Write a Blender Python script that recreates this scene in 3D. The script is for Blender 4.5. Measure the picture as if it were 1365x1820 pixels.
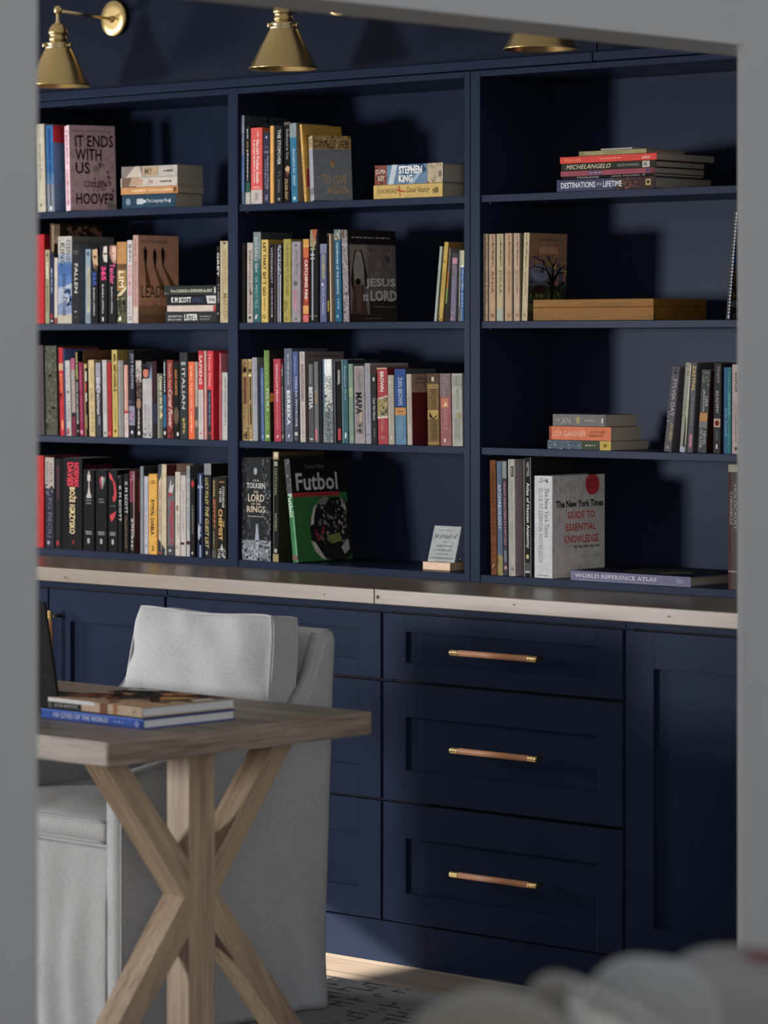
import bpy, bmesh, math, random
from mathutils import Vector, Matrix, noise
random.seed(7)
R = math.radians
for o in list(bpy.data.objects): bpy.data.objects.remove(o)
sc = bpy.context.scene
col = sc.collection

# ------------------------------------------------------------------ camera
TH, FPX, CX, HY, EYE = R(42.5), 6038.0, 682.5, 611.0, 1.55
cam_d = bpy.data.cameras.new('camera'); cam = bpy.data.objects.new('camera', cam_d); col.objects.link(cam)
cam_d.sensor_fit = 'HORIZONTAL'; cam_d.sensor_width = 24.0; cam_d.lens = FPX / 1365 * 24.0
cam_d.shift_y = (HY - 910.0) / 1365
cam_d.clip_start = 0.1; cam_d.clip_end = 100
cam.location = (0, 0, EYE); cam.rotation_euler = (R(90), 0, TH)
cam_d.dof.use_dof = True; cam_d.dof.focus_distance = 8.55; cam_d.dof.aperture_fstop = 3.5
sc.camera = cam

# ------------------------------------------------------------------ light and exposure
sc.view_settings.view_transform = 'Standard'; sc.view_settings.look = 'None'
sc.view_settings.exposure = 0.0; sc.view_settings.gamma = 1.0; sc.view_settings.use_curve_mapping = False
sc.cycles.use_denoising = True
sc.cycles.max_bounces = 8; sc.cycles.diffuse_bounces = 5; sc.cycles.glossy_bounces = 4
sc.cycles.caustics_reflective = False; sc.cycles.caustics_refractive = False
sc.cycles.sample_clamp_indirect = 6.0
w = bpy.data.worlds.new('world'); sc.world = w; w.use_nodes = True
bg = w.node_tree.nodes['Background']; bg.inputs[0].default_value = (0.92, 0.96, 1.0, 1); bg.inputs[1].default_value = 0.79

def area_light(name, loc, target, sx, sy, watts, color):
    d = bpy.data.lights.new(name, 'AREA'); d.shape = 'RECTANGLE'; d.size = sx; d.size_y = sy
    d.energy = watts; d.color = color
    o = bpy.data.objects.new(name, d); col.objects.link(o); o.location = loc
    o.rotation_euler = (Vector(target) - Vector(loc)).to_track_quat('-Z', 'Y').to_euler()
    return o
# daylight through the window in the front wall, opposite the bookcase
area_light('daylight_front_window', (-10.4, -0.3, 1.42), (-6.2, 6.0, 1.35), 1.0, 0.95, 440, (1.0, 0.985, 0.96))
# added fill from behind the camera, brightens right-facing sides; no source seen there
area_light('hall_fill_light', (1.9, -1.6, 1.9), (-5.5, 6.0, 1.4), 1.7, 1.4, 125, (1.0, 0.985, 0.97))
# daylight through the window in the left wall, grazing the base cabinets
area_light('daylight_left_window', (-10.25, 4.62, 1.42), (-6.0, 5.9, 0.75), 0.62, 0.9, 120, (0.93, 0.96, 1.0))
# low sun through the window in the left wall: the bright patch on the floor behind the chair
sun_d = bpy.data.lights.new('sun', 'SUN'); sun_d.energy = 26; sun_d.angle = R(0.6); sun_d.color = (1.0, 0.9, 0.76)
sun = bpy.data.objects.new('sun', sun_d); col.objects.link(sun)
SUN = Vector((0.9, 0.3, -0.4)).normalized()
sun.rotation_euler = SUN.to_track_quat('-Z', 'Y').to_euler(); sun.location = (-14, 3, 4)

# ------------------------------------------------------------------ helpers
def tag(o, label=None, cat=None, group=None, kind=None):
    if label: o['label'] = label
    if cat: o['category'] = cat
    if group: o['group'] = group
    if kind: o['kind'] = kind
    return o
def thing(name, label, cat, loc=(0, 0, 0), rot=(0, 0, 0), group=None):
    o = bpy.data.objects.new(name, None); col.objects.link(o); o.empty_display_size = 0.05
    o.location = loc; o.rotation_euler = rot
    return tag(o, label, cat, group)
def lin(h, k=1.0):
    h = h.lstrip('#'); out = []
    for i in (0, 2, 4):
        c = int(h[i:i+2], 16) / 255
        c = c / 12.92 if c <= 0.04045 else ((c + 0.055) / 1.055) ** 2.4
        out.append(c * k)
    m = max(out); q = 0.86 / m if m > 0.86 else 1.0     # keep the hue of very light colours
    return tuple(x * q for x in out) + (1,)

class MB:
    """collects shapes into one mesh object"""
    def __init__(s): s.v = []; s.f = []; s.m = []; s.sm = []; s.mats = []
    def mi(s, m):
        if m not in s.mats: s.mats.append(m)
        return s.mats.index(m)
    def add(s, vs, fs, m, smooth=False, M=None):
        b = len(s.v); i = s.mi(m)
        s.v += [tuple(M @ Vector(p)) if M is not None else tuple(p) for p in vs]
        for f in fs: s.f.append([k + b for k in f]); s.m.append(i); s.sm.append(smooth)
        return s
    def bm(s, bm, m, smooth=False, M=None):
        bm.verts.index_update()
        s.add([v.co.copy() for v in bm.verts], [[v.index for v in f.verts] for f in bm.faces], m, smooth, M); bm.free(); return s
    def box(s, a, b, m, bev=0.0, M=None, seg=2):
        bm = bmesh.new(); bmesh.ops.create_cube(bm, size=1)
        for v in bm.verts: v.co = Vector([(a[i] + b[i]) / 2 + v.co[i] * (b[i] - a[i]) for i in range(3)])
        if bev: bmesh.ops.bevel(bm, geom=bm.edges[:], offset=bev, segments=seg, profile=0.6, affect='EDGES')
        return s.bm(bm, m, False, M)
    def prism(s, pts, axis, a0, a1, m, bev=0.0, M=None, smooth=False):
        """extrude a 2-D outline along axis (0=x: pts are (y,z); 1=y: (x,z); 2=z: (x,y))"""
        def mk(p, a): return {0: (a, p[0], p[1]), 1: (p[0], a, p[1]), 2: (p[0], p[1], a)}[axis]
        bm = bmesh.new(); n = len(pts)
        A = [bm.verts.new(mk(p, a0)) for p in pts]; B = [bm.verts.new(mk(p, a1)) for p in pts]
        bm.faces.new(A); bm.faces.new(B[::-1])
        for i in range(n): bm.faces.new([A[i], B[i], B[(i+1) % n], A[(i+1) % n]])
        bmesh.ops.recalc_face_normals(bm, faces=bm.faces[:])
        if bev: bmesh.ops.bevel(bm, geom=bm.edges[:], offset=bev, segments=2, profile=0.6, affect='EDGES')
        return s.bm(bm, m, smooth, M)
    def lathe(s, prof, m, c=(0, 0, 0), n=48, M=None, smooth=True):
        vs = []; fs = []
        for r, z in prof:
            for k in range(n):
                a = 2 * math.pi * k / n; vs.append((c[0] + r * math.cos(a), c[1] + r * math.sin(a), c[2] + z))
        for i in range(len(prof) - 1):
            for k in range(n):
                k2 = (k + 1) % n; fs.append([i*n + k, i*n + k2, (i+1)*n + k2, (i+1)*n + k])
        return s.add(vs, fs, m, smooth, M)
    def tube(s, pts, r, m, n=12, cap=True, smooth=True):
        pts = [Vector(p) for p in pts]; vs = []; fs = []
        up = Vector((0, 0, 1))
        for i, p in enumerate(pts):
            t = (pts[min(i+1, len(pts)-1)] - pts[max(i-1, 0)]).normalized()
            a = t.cross(up); a = a if a.length > 1e-3 else t.cross(Vector((1, 0, 0))); a.normalize(); b = a.cross(t)
            rr = r[i] if isinstance(r, (list, tuple)) else r
            for k in range(n):
                q = 2 * math.pi * k / n; vs.append(p + rr * (math.cos(q) * a + math.sin(q) * b))
        for i in range(len(pts) - 1):
            for k in range(n):
                k2 = (k + 1) % n; fs.append([i*n + k, i*n + k2, (i+1)*n + k2, (i+1)*n + k])
        if cap: fs.append(list(range(n))[::-1]); fs.append([(len(pts)-1)*n + k for k in range(n)])
        return s.add(vs, fs, m, smooth)
    def build(s, name, parent=None, fix=False):
        me = bpy.data.meshes.new(name); me.from_pydata(s.v, [], s.f)
        for m in s.mats: me.materials.append(m)
        me.polygons.foreach_set('material_index', s.m); me.polygons.foreach_set('use_smooth', s.sm)
        me.update()
        if fix:
            b = bmesh.new(); b.from_mesh(me); bmesh.ops.recalc_face_normals(b, faces=b.faces[:]); b.to_mesh(me); b.free()
        o = bpy.data.objects.new(name, me); col.objects.link(o)
        if parent is not None: o.parent = parent
        return o

# ------------------------------------------------------------------ materials
def new_mat(name):
    m = bpy.data.materials.new(name); m.use_nodes = True; nt = m.node_tree
    return m, nt, nt.nodes['Principled BSDF']
def node(nt, t, **kw):
    n = nt.nodes.new(t)
    for k, v in kw.items(): setattr(n, k, v)
    return n
def coords(nt, scale=(1, 1, 1), rot=(0, 0, 0), src='Object'):
    tc = node(nt, 'ShaderNodeTexCoord'); mp = node(nt, 'ShaderNodeMapping')
    mp.inputs['Scale'].default_value = scale; mp.inputs['Rotation'].default_value = rot
    nt.links.new(tc.outputs[src], mp.inputs['Vector']); return mp.outputs[0]
def ramp(nt, fac, stops):
    r = node(nt, 'ShaderNodeValToRGB'); e = r.color_ramp.elements
    while len(e) < len(stops): e.new(0.5)
    for i, (p, c) in enumerate(stops): e[i].position = p; e[i].color = c
    nt.links.new(fac, r.inputs[0]); return r.outputs[0]
def bump(nt, b, h, strength, dist=0.001):
    n = node(nt, 'ShaderNodeBump'); n.inputs['Strength'].default_value = strength; n.inputs['Distance'].default_value = dist
    nt.links.new(h, n.inputs['Height']); nt.links.new(n.outputs[0], b.inputs['Normal'])
def noise_tex(nt, vec, scale, detail=4, rough=0.55):
    n = node(nt, 'ShaderNodeTexNoise'); n.inputs['Scale'].default_value = scale; n.inputs['Detail'].default_value = detail
    n.inputs['Roughness'].default_value = rough; nt.links.new(vec, n.inputs['Vector']); return n.outputs[0]

def paint(name, c, rough=0.45, var=0.06, bs=0.12, spec=0.5):
    m, nt, b = new_mat(name); v = coords(nt)
    f = noise_tex(nt, v, 9)
    lo = tuple(x * (1 - var) for x in c[:3]) + (1,); hi = tuple(min(1, x * (1 + var)) for x in c[:3]) + (1,)
    nt.links.new(ramp(nt, f, [(0.3, lo), (0.7, hi)]), b.inputs['Base Color'])
    b.inputs['Roughness'].default_value = rough; b.inputs['Specular IOR Level'].default_value = spec
    bump(nt, b, noise_tex(nt, v, 220, 2), bs, 0.0004); return m
def wood(name, stops, axis='x', scale=1.0, rough=0.5, bs=0.25):
    """grain running along one axis, with ring figure and pores"""
    m, nt, b = new_mat(name)
    k = {'x': (1.2, 16, 16), 'y': (16, 1.2, 16), 'z': (16, 16, 1.2)}[axis]
    v = coords(nt, tuple(q * scale for q in k))
    n1 = noise_tex(nt, v, 1.6, 6, 0.6)
    k2 = {'x': (3, 90, 90), 'y': (90, 3, 90), 'z': (90, 90, 3)}[axis]
    v2 = coords(nt, tuple(q * scale for q in k2)); n2 = noise_tex(nt, v2, 2.2, 3, 0.6)
    mx = node(nt, 'ShaderNodeMix', data_type='FLOAT'); mx.inputs[0].default_value = 0.42
    nt.links.new(n1, mx.inputs[2]); nt.links.new(n2, mx.inputs[3])
    nt.links.new(ramp(nt, mx.outputs[0], stops), b.inputs['Base Color'])
    b.inputs['Roughness'].default_value = rough
    bump(nt, b, n2, bs, 0.0006); return m
def fabric(name, c, scale=760, var=0.16, bs=0.85):
    m, nt, b = new_mat(name)
    va = coords(nt, (1, 1, 0.12)); vb = coords(nt, (0.12, 0.12, 1))
    a = noise_tex(nt, va, scale, 2, 0.7); d = noise_tex(nt, vb, scale, 2, 0.7)
    mm = node(nt, 'ShaderNodeMath', operation='ADD'); nt.links.new(a, mm.inputs[0]); nt.links.new(d, mm.inputs[1])
    h = node(nt, 'ShaderNodeMath', operation='MULTIPLY'); h.inputs[1].default_value = 0.5; nt.links.new(mm.outputs[0], h.inputs[0])
    lo = tuple(x * (1 - var) for x in c) + (1,); hi = tuple(min(1, x * (1 + var)) for x in c) + (1,)
    nt.links.new(ramp(nt, h.outputs[0], [(0.38, lo), (0.62, hi)]), b.inputs['Base Color'])
    b.inputs['Roughness'].default_value = 0.95; b.inputs['Specular IOR Level'].default_value = 0.15
    b.inputs['Sheen Weight'].default_value = 0.15
    bump(nt, b, h.outputs[0], bs, 0.0012); return m
def metal(name, c, rough):
    m, nt, b = new_mat(name); v = coords(nt, (1, 1, 30))
    f = noise_tex(nt, v, 60, 2)
    lo = tuple(x * 0.9 for x in c) + (1,)
    nt.links.new(ramp(nt, f, [(0.3, lo), (0.7, c + (1,))]), b.inputs['Base Color'])
    b.inputs['Metallic'].default_value = 1; b.inputs['Roughness'].default_value = rough
    return m
_cm = {}
INK = 1.12
def ink(h, rough=0.55, k=None):
    """printed paper or card of one colour, a little mottled"""
    key = (h, rough, k)
    if key in _cm: return _cm[key]
    m, nt, b = new_mat('print_' + h); c = lin(h, INK if k is None else k); v = coords(nt)
    g = .25 * c[0] + .6 * c[1] + .15 * c[2]; c = tuple(x + (g - x) * .14 for x in c[:3])
    f = noise_tex(nt, v, 60, 3)
    lo = tuple(x * 0.86 for x in c[:3]) + (1,); hi = tuple(min(0.9, x * 1.1) for x in c[:3]) + (1,)
    nt.links.new(ramp(nt, f, [(0.3, lo), (0.7, hi)]), b.inputs['Base Color'])
    b.inputs['Roughness'].default_value = rough; b.inputs['Specular IOR Level'].default_value = 0.03
    _cm[key] = m; return m
def pages_mat(name, c, axis):
    m, nt, b = new_mat(name)
    k = {'x': (1, .02, .02)}[axis]; v = coords(nt, k)
    f = noise_tex(nt, v, 1800, 2, 0.8)
    lo = tuple(x * 0.72 for x in c) + (1,)
    nt.links.new(ramp(nt, f, [(0.3, lo), (0.65, c + (1,))]), b.inputs['Base Color'])
    b.inputs['Roughness'].default_value = 0.9; bump(nt, b, f, 0.4, 0.0006); return m

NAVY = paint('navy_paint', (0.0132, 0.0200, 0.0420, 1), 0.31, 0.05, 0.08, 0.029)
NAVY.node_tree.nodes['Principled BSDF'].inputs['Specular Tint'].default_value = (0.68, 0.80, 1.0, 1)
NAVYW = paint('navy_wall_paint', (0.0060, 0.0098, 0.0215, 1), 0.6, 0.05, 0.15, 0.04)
GREYTRIM = paint('grey_trim_paint', (0.262, 0.266, 0.274, 1), 0.5, 0.02, 0.06, 0.3)
WALLW = paint('pale_wall_paint', (0.60, 0.60, 0.60, 1), 0.7, 0.02, 0.15)
CEIL = paint('ceiling_paint', (0.72, 0.72, 0.71, 1), 0.8, 0.02, 0.1)
MAPLE = wood('maple_worktop', [(0.25, lin('8f7a62', 0.42)), (0.42, lin('ae9a82', 0.42)), (0.58, lin('bba995', 0.42)), (0.8, lin('c8b9a6', 0.42))], 'x', 1.0, 0.32, 0.1)
OAKX = wood('weathered_oak', [(0.36, lin('4f443a', 0.84)), (0.45, lin('74675a', 0.84)), (0.53, lin('857868', 0.84)), (0.66, lin('9b8f80', 0.84))], 'x', 1.1, 0.45, 0.35)
OAKY = wood('weathered_oak_across', [(0.36, lin('4a3f35', 1.2)), (0.45, lin('6a5d50', 1.2)), (0.53, lin('7a6d5e', 1.2)), (0.66, lin('8f8374', 1.2))], 'y', 1.1, 0.5, 0.35)
OAKZ = wood('pale_oak', [(0.36, lin('6e5b45', 0.86)), (0.45, lin('98806a', 0.86)), (0.53, lin('a8927a', 0.86)), (0.66, lin('b8a68e', 0.86))], 'z', 1.1, 0.5, 0.6)
LINEN = fabric('grey_linen', (0.42, 0.425, 0.435))
PIPE = fabric('grey_linen_piping', (0.425, 0.43, 0.44), 1200, 0.1)
BRASS = metal('brushed_brass', (0.80, 0.58, 0.26), 0.28)
BRASSP = metal('pale_brass', (0.86, 0.70, 0.42), 0.25)
LEATHER = paint('tan_leather', (0.64, 0.29, 0.14, 1), 0.5, 0.15, 0.4)
BLACK = paint('matt_black', (0.010, 0.010, 0.011, 1), 0.6, 0.1, 0.1, 0.08)
PAGE = pages_mat('book_pages', (0.52, 0.45, 0.35), 'x')
PAGEW = pages_mat('white_book_pages', (0.66, 0.66, 0.66), 'x')

# ------------------------------------------------------------------ where a picture point lies on a vertical plane or a level
_c, _s = math.cos(TH), math.sin(TH)
def ray(px, py):
    u = (px - CX) / FPX; v = -(py - HY) / FPX
    return (u * _c - _s, u * _s + _c, v)
def on_y(px, py, Y):
    r = ray(px, py); t = Y / r[1]; return r[0] * t, EYE + r[2] * t
# ================================================================== the setting
YB, YU = 6.27, 6.60            # front planes: base drawers, upper bookcase
ZC = 0.937                     # worktop top
CE = 2.72
XW = -4.15                     # office side of the wall with the cased opening
XL, YF = -9.9, 1.75            # left and front walls of the office
HZ = 2.136
# floor: grey-washed oak planks
m, nt, b = new_mat('oak_floor')
v = coords(nt, (1, 1, 1))
br = node(nt, 'ShaderNodeTexBrick'); nt.links.new(v, br.inputs['Vector'])
br.inputs['Scale'].default_value = 1; br.inputs['Brick Width'].default_value = 1.5; br.inputs['Row Height'].default_value = 0.13
br.inputs['Mortar Size'].default_value = 0.0016; br.offset = 0.37
br.inputs['Color1'].default_value = lin('8a7d70', 1.2); br.inputs['Color2'].default_value = lin('9c9082', 1.2); br.inputs['Mortar'].default_value = lin('3a332c')
g = noise_tex(nt, coords(nt, (1.2, 22, 1)), 2.0, 6, 0.6)
mx = node(nt, 'ShaderNodeMix', data_type='RGBA', blend_type='MULTIPLY'); mx.inputs[0].default_value = 0.8
nt.links.new(br.outputs[0], mx.inputs[6]); nt.links.new(ramp(nt, g, [(0.3, (0.55, 0.53, 0.5, 1)), (0.7, (1, 1, 1, 1))]), mx.inputs[7])
nt.links.new(mx.outputs[2], b.inputs['Base Color']); b.inputs['Roughness'].default_value = 0.42
bump(nt, b, br.outputs['Fac'], 0.3, -0.001); FLOOR = m
tag(MB().box((XL - .1, -3.0, -0.05), (3.5, 13.0, 0), FLOOR).build('floor'), kind='structure')
tag(MB().box((XL - .1, YF - .1, CE), (XW, 7.1, CE + .05), CEIL).build('ceiling'), kind='structure')
# back wall: the wall above the bookcase stands flush with its front, below it runs behind the cases
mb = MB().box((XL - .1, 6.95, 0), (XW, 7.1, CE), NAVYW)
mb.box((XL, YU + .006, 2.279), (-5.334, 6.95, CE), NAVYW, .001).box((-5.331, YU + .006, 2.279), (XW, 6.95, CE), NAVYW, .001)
tag(mb.build('wall_back'), kind='structure')
def wall_with_window(name, horiz, a0, a1, c0, c1, w0, w1, z0, z1, mat):
    mb = MB()
    def bx(p0, p1, q0, q1):
        if horiz: mb.box((p0, c0, q0), (p1, c1, q1), mat)
        else: mb.box((c0, p0, q0), (c1, p1, q1), mat)
    bx(a0, w0, 0, CE); bx(w1, a1, 0, CE); bx(w0, w1, 0, z0); bx(w0, w1, z1, CE)
    return tag(mb.build(name), kind='structure')
wall_with_window('wall_left', False, YF - .1, 7.1, XL - .12, XL, 4.40, 5.02, 0.95, 1.955, WALLW)
wall_with_window('wall_front', True, XL, XW + .17, YF - .12, YF, -9.86, -7.75, 0.40, 2.02, WALLW)
def window(name, horiz, w0, w1, z0, z1, c):
    mb = MB(); t = .04
    for p0, p1, q0, q1 in ((w0, w0 + t, z0, z1), (w1 - t, w1, z0, z1), (w0, w1, z0, z0 + t), (w0, w1, z1 - t, z1)):
        if horiz: mb.box((p0, c, q0), (p1, c + .05, q1), GREYTRIM, .003)
        else: mb.box((c, p0, q0), (c + .05, p1, q1), GREYTRIM, .003)
    return tag(mb.build(name), kind='structure')
window('window_1', True, -9.86, -7.75, 0.40, 2.02, YF - .09)
window('window_2', False, 4.40, 5.02, 0.95, 1.955, XL - .09)
# the wall with the cased opening we look through (right of the office)
XF = XW + .17
f_in = (-3.98 * 0 - 3.98, 5.392); YLJ = 3.545
mb = MB().box((XW, -2.5, 0), (XF, YLJ, CE + .05), GREYTRIM, .004)
mb.prism([(XF, 5.389), (XF - .012, 5.383), (XW, 5.600), (XW, 13.0), (XF, 13.0)], 2, 0, CE, GREYTRIM, .002)
mb.prism([(XW, YLJ), (XF, YLJ), (XF, 5.389), (XF - .012, 5.383), (XW, 5.600)], 2, HZ, CE, GREYTRIM)
tag(mb.build('wall_right', fix=True), kind='structure')
# crown boards over the bookcase
mb = MB()
for a, b2 in ((XL, -5.334), (-5.331, XW)): mb.box((a, YU - .012, 2.254), (b2, YU + .03, 2.277), NAVY, .0015)
tag(mb.build('trim_1'), kind='structure')
tag(MB().box((XL, YB + .006, 0), (XW, YB + .03, 0.104), NAVY, .001).build('baseboard_back'), kind='structure')

# ================================================================== bookcases
BAYS = [(-7.455, -6.630), (-6.592, -5.767), (-5.713, -4.888)]
SH = [1.932, 1.608, 1.284]; ZB = 0.957; ZT = 2.236; YBK = 6.90
def shelf_obj(a, b2, z, par):
    mb = MB().box((a + .0006, YU + .004, z - .019), (b2 - .0006, YBK - .0005, z), NAVY, .0012)
    for x in (a + .008, b2 - .008):     # shelf pins
        mb.tube([(x, YU + .03, z - .0225), (x, YU + .03, z - .019)], .003, BRASSP, 8)
    return mb.build('shelf', par)
def case(label, x0, x1, bays, divs):
    root = thing('bookcase', label, 'bookcase', ((x0 + x1) / 2, YU, ZC), group='navy bookcases on the worktop')
    ox = Matrix.Translation(-Vector(root.location))
    def P(name, a, b2, bev=.0012):
        o = MB().box(a, b2, NAVY, bev).build(name, root); o.matrix_parent_inverse = ox; return o
    P('side_panel', (x0, YU, ZC), (bays[0][0], YBK + .01, 2.252)); P('side_panel', (bays[-1][1], YU, ZC), (x1, YBK + .01, 2.252))
    for i in range(len(bays) - 1): P('divider', (bays[i][1], YU, ZC), (bays[i+1][0], YBK, 2.252))
    for a, b2 in bays:
        P('bottom_panel', (a, YU + .002, ZC), (b2, YBK, ZB)); P('top_rail', (a, YU, ZT), (b2, YBK, 2.252))
        P('back_panel', (a, YBK, ZC), (b2, YBK + .01, 2.252), 0)
        for z in SH:
            o = shelf_obj(a, b2, z, root); o.matrix_parent_inverse = ox
    return root
case('wide navy bookcase of two bays packed with books, on the left part of the worktop', -7.475, -5.7475, BAYS[:2], 1)
case('navy bookcase of one bay, mostly empty shelves with lying stacks and a wooden box', -5.7455, -4.868, BAYS[2:], 0)

# ================================================================== worktop and base cabinets
KNOT = wood('knot_wood', [(0.3, lin('4a3320', .6)), (0.7, lin('8c6e4c', .6))], 'z', 3)
def worktop(x0, x1, knots, label):
    mb = MB().box((x0, YB - .022, .899), (x1, YBK + .04, ZC), MAPLE, .0022); y = YB - .0222
    for kx, kz, rx, rz in knots:
        for s_, m_ in ((1.0, KNOT), (.45, BLACK)):
            mb.add([(kx + s_ * rx * math.cos(a * .4488) * (1 + .12 * math.sin(a * 2.1)), y - .0001 / s_, kz + s_ * rz * math.sin(a * .4488)) for a in range(14)], [list(range(14))], m_)
    return tag(mb.build('countertop'), label, 'countertop', 'wooden worktops')
worktop(-8.6, -5.7590, ((-6.905, .912, .006, .0035), (-6.892, .911, .003, .003), (-6.77, .909, .003, .002), (-5.93, .915, .003, .0025)), 'long pale wooden worktop left of the joint, under the crowded shelves')
worktop(-5.7575, XW, ((-5.746, .917, .008, .006), (-5.30, .921, .005, .002), (-4.83, .918, .006, .002)), 'pale wooden worktop right of the joint with a knot in its front edge')
def shaker(x0, x1, z0, z1, st, rt, rb, name, par, inv):
    """a front with a recessed panel: stiles st, rails rt (top) and rb (bottom)"""
    y0, y1, yr = YB, YB + .019, YB + .0115
    mb = MB()
    mb.box((x0, y0, z0), (x0 + st, y1, z1), NAVY, .0010).box((x1 - st, y0, z0), (x1, y1, z1), NAVY, .0010)
    mb.box((x0 + st, y0, z1 - rt), (x1 - st, y1, z1), NAVY, .0004).box((x0 + st, y0, z0), (x1 - st, y1, z0 + rb), NAVY, .0004)
    mb.box((x0 + st - .001, yr, z0 + rb - .001), (x1 - st + .001, y1, z1 - rt + .001), NAVY)
    o = mb.build(name, par); o.matrix_parent_inverse = inv; return o
def handle(cx, cz, par, inv, vert=False, L=.277):
    mb = MB(); h = L / 2; y = YB - .034; cap = .026; rr = .0076
    def P(t, yy, dz=0): return (cx, yy, cz + t) if vert else (cx + t, yy, cz)
    mb.tube([P(-h + cap, y), P(h - cap, y)], rr, LEATHER, 20)
    for sg in (-1, 1):
        mb.tube([P(sg * h, y), P(sg * (h - .001), y)], [rr - .001, rr + .0004], BRASS, 20)
        for k in range(5):
            a = h - .001 - k * cap / 5
            mb.tube([P(sg * a, y), P(sg * (a - .0008), y), P(sg * (a - cap/5 + .0012), y), P(sg * (a - cap/5), y)], [rr - .0003, rr + .0006, rr + .0006, rr - .0003], BRASS, 20)
        mb.tube([P(sg * (h - .016), y), P(sg * (h - .016), YB + .0002)], .0052, BRASSP, 14)
    o = mb.build('handle', par); o['label'] = 'tan leather wrapped pull with brass ends'; return o
def base_unit(label, x0, x1, name='cabinet'):
    root = thing(name, label, 'cabinet', ((x0 + x1) / 2, YB + .02, 0), group='navy base cabinets under the worktop')
    inv = Matrix.Translation(-Vector(root.location))
    mb = MB().box((x0, YB + .0195, .104), (x0 + .018, 6.9, .898), NAVY).box((x1 - .018, YB + .0195, .104), (x1, 6.9, .898), NAVY)
    mb.box((x0, YB + .0195, .104), (x1, 6.9, .122), NAVY).box((x0, 6.88, .104), (x1, 6.9, .898), NAVY)
    mb.box((x0, YB + .008, .881), (x1, 6.9, .898), NAVY, .0008)
    mb.box((x0, YB + .022, .122), (x1, YB + .026, .88), BLACK)
    o = mb.build('body', root); o.matrix_parent_inverse = inv
    return root, inv
DR = [(.712, .8765, .043, .044), (.412, .7045, .083, .077), (.109, .4045, .085, .073)]
for x0, x1, lb in ((-6.529, -5.757, 'navy base cabinet with three drawers, partly hidden behind the grey armchair'),
                   (-5.748, -4.985, 'navy base cabinet with three drawers and leather pulls in full view')):
    r, inv = base_unit(lb, x0 - .004, x1 + .004)
    for k, (z0, z1, rt, rb) in enumerate(DR):
        d = shaker(x0, x1, z0, z1, .076, rt, rb, 'drawer', r, inv)
        handle((x0 + x1) / 2 + .012, (.795, .556, .253)[k], d, inv)
r, inv = base_unit('navy base cabinet with a tall plain door beside the right side of the opening', -4.979, -4.16)
shaker(-4.975, -4.57, .109, .8765, .083, .085, .075, 'door', r, inv); shaker(-4.563, -4.165, .109, .8765, .083, .085, .075, 'door', r, inv)
r, inv = base_unit('navy base cabinet with doors and an upright leather pull, left of the armchair', -7.46, -6.537)
d = shaker(-6.995, -6.539, .109, .8765, .086, .085, .075, 'door', r, inv); handle(-6.955, .682, d, inv, True)
d = shaker(-7.457, -7.001, .109, .8765, .086, .085, .075, 'door', r, inv); handle(-7.041, .682, d, inv, True)

# ================================================================== brass wall lamps
BULB, nt, b = new_mat('unlit_bulb'); b.inputs['Base Color'].default_value = (.8, .78, .72, 1); b.inputs['Roughness'].default_value = .3
nt.links.new(ramp(nt, noise_tex(nt, coords(nt), 30), [(0, (.75, .73, .68, 1)), (1, (.85, .83, .78, 1))]), b.inputs['Base Color'])
def make_lamp():
    root = thing('wall_lamp', 'x', 'lamp')
    My = Matrix.Rotation(R(90), 4, 'X')
    MB().lathe([(0, .016), (.030, .0158), (.049, .0145), (.0512, .012), (.0512, 0), (0, 0)], BRASS, n=64, M=My).build('backplate', root)
    mb = MB().tube([(0, -.014, -.003), (0, -.213, .006)], .0048, BRASSP, 16)
    mb.lathe([(0, .012), (.008, .011), (.010, .006), (.010, 0)], BRASS, n=24, M=Matrix.Translation((0, -.014, -.003)) @ My)
    for sx in (-1, 1): mb.lathe([(0, .004), (.003, .003), (.0035, 0)], BRASSP, n=12, M=Matrix.Translation((sx * .022, -.0155, -.004)) @ My)
    mb.build('arm', root)
    mb = MB().lathe([(0, .013), (.007, .0115), (.0115, .006), (.0125, 0), (.0115, -.006), (.007, -.0115), (0, -.013)], BRASS, c=(0, -.222, .008), n=24)
    mb.lathe([(.006, -.002), (.0055, -.022), (.008, -.030), (.010, -.034)], BRASSP, c=(0, -.222, .004), n=24)
    mb.tube([(-.016, -.222, .008), (.016, -.222, .008)], .004, BRASSP, 12)
    mb.build('elbow', root)
    L = (0, -.222, 0)
    MB().lathe([(.008, -.028), (.016, -.032), (.024, -.043), (.026, -.050), (.0275, -.052), (.0275, -.058), (.0235, -.060), (.0235, -.068), (.0255, -.070), (.0255, -.076), (.023, -.078), (.023, -.086)], BRASS, c=L, n=40).build('socket', root)
    MB().lathe([(.023, -.082), (.034, -.083), (.0365, -.086), (.0365, -.090), (.035, -.0915), (.0365, -.093), (.0365, -.099), (.035, -.101)], BRASSP, c=L, n=48).build('collar', root)
    mb = MB()
    for k in range(3):
        a = R(100 + 120 * k); d = Vector((math.sin(a), -math.cos(a), 0)); c = Vector(L) + Vector((0, 0, -.091))
        mb.tube([c + d * .035, c + d * .043], .0028, BRASSP, 10); mb.tube([c + d * .042, c + d * .0432, c + d * .0452, c + d * .0465], [.003, .0062, .0062, .003], BRASSP, 14)
    mb.build('thumb_screws', root)
    MB().lathe([(.0355, -.097), (.0365, -.100), (.0878, -.1995), (.0915, -.2015), (.0915, -.2045), (.0885, -.2045), (.0855, -.2025), (.0345, -.101), (.024, -.098)], BRASS, c=L, n=72).build('lamp_shade', root)
    MB().lathe([(.012, -.088), (.013, -.105), (.020, -.125), (.026, -.142), (.024, -.158), (.014, -.168), (0, -.171)], BULB, c=L, n=28).build('bulb', root)
    return root
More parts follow.
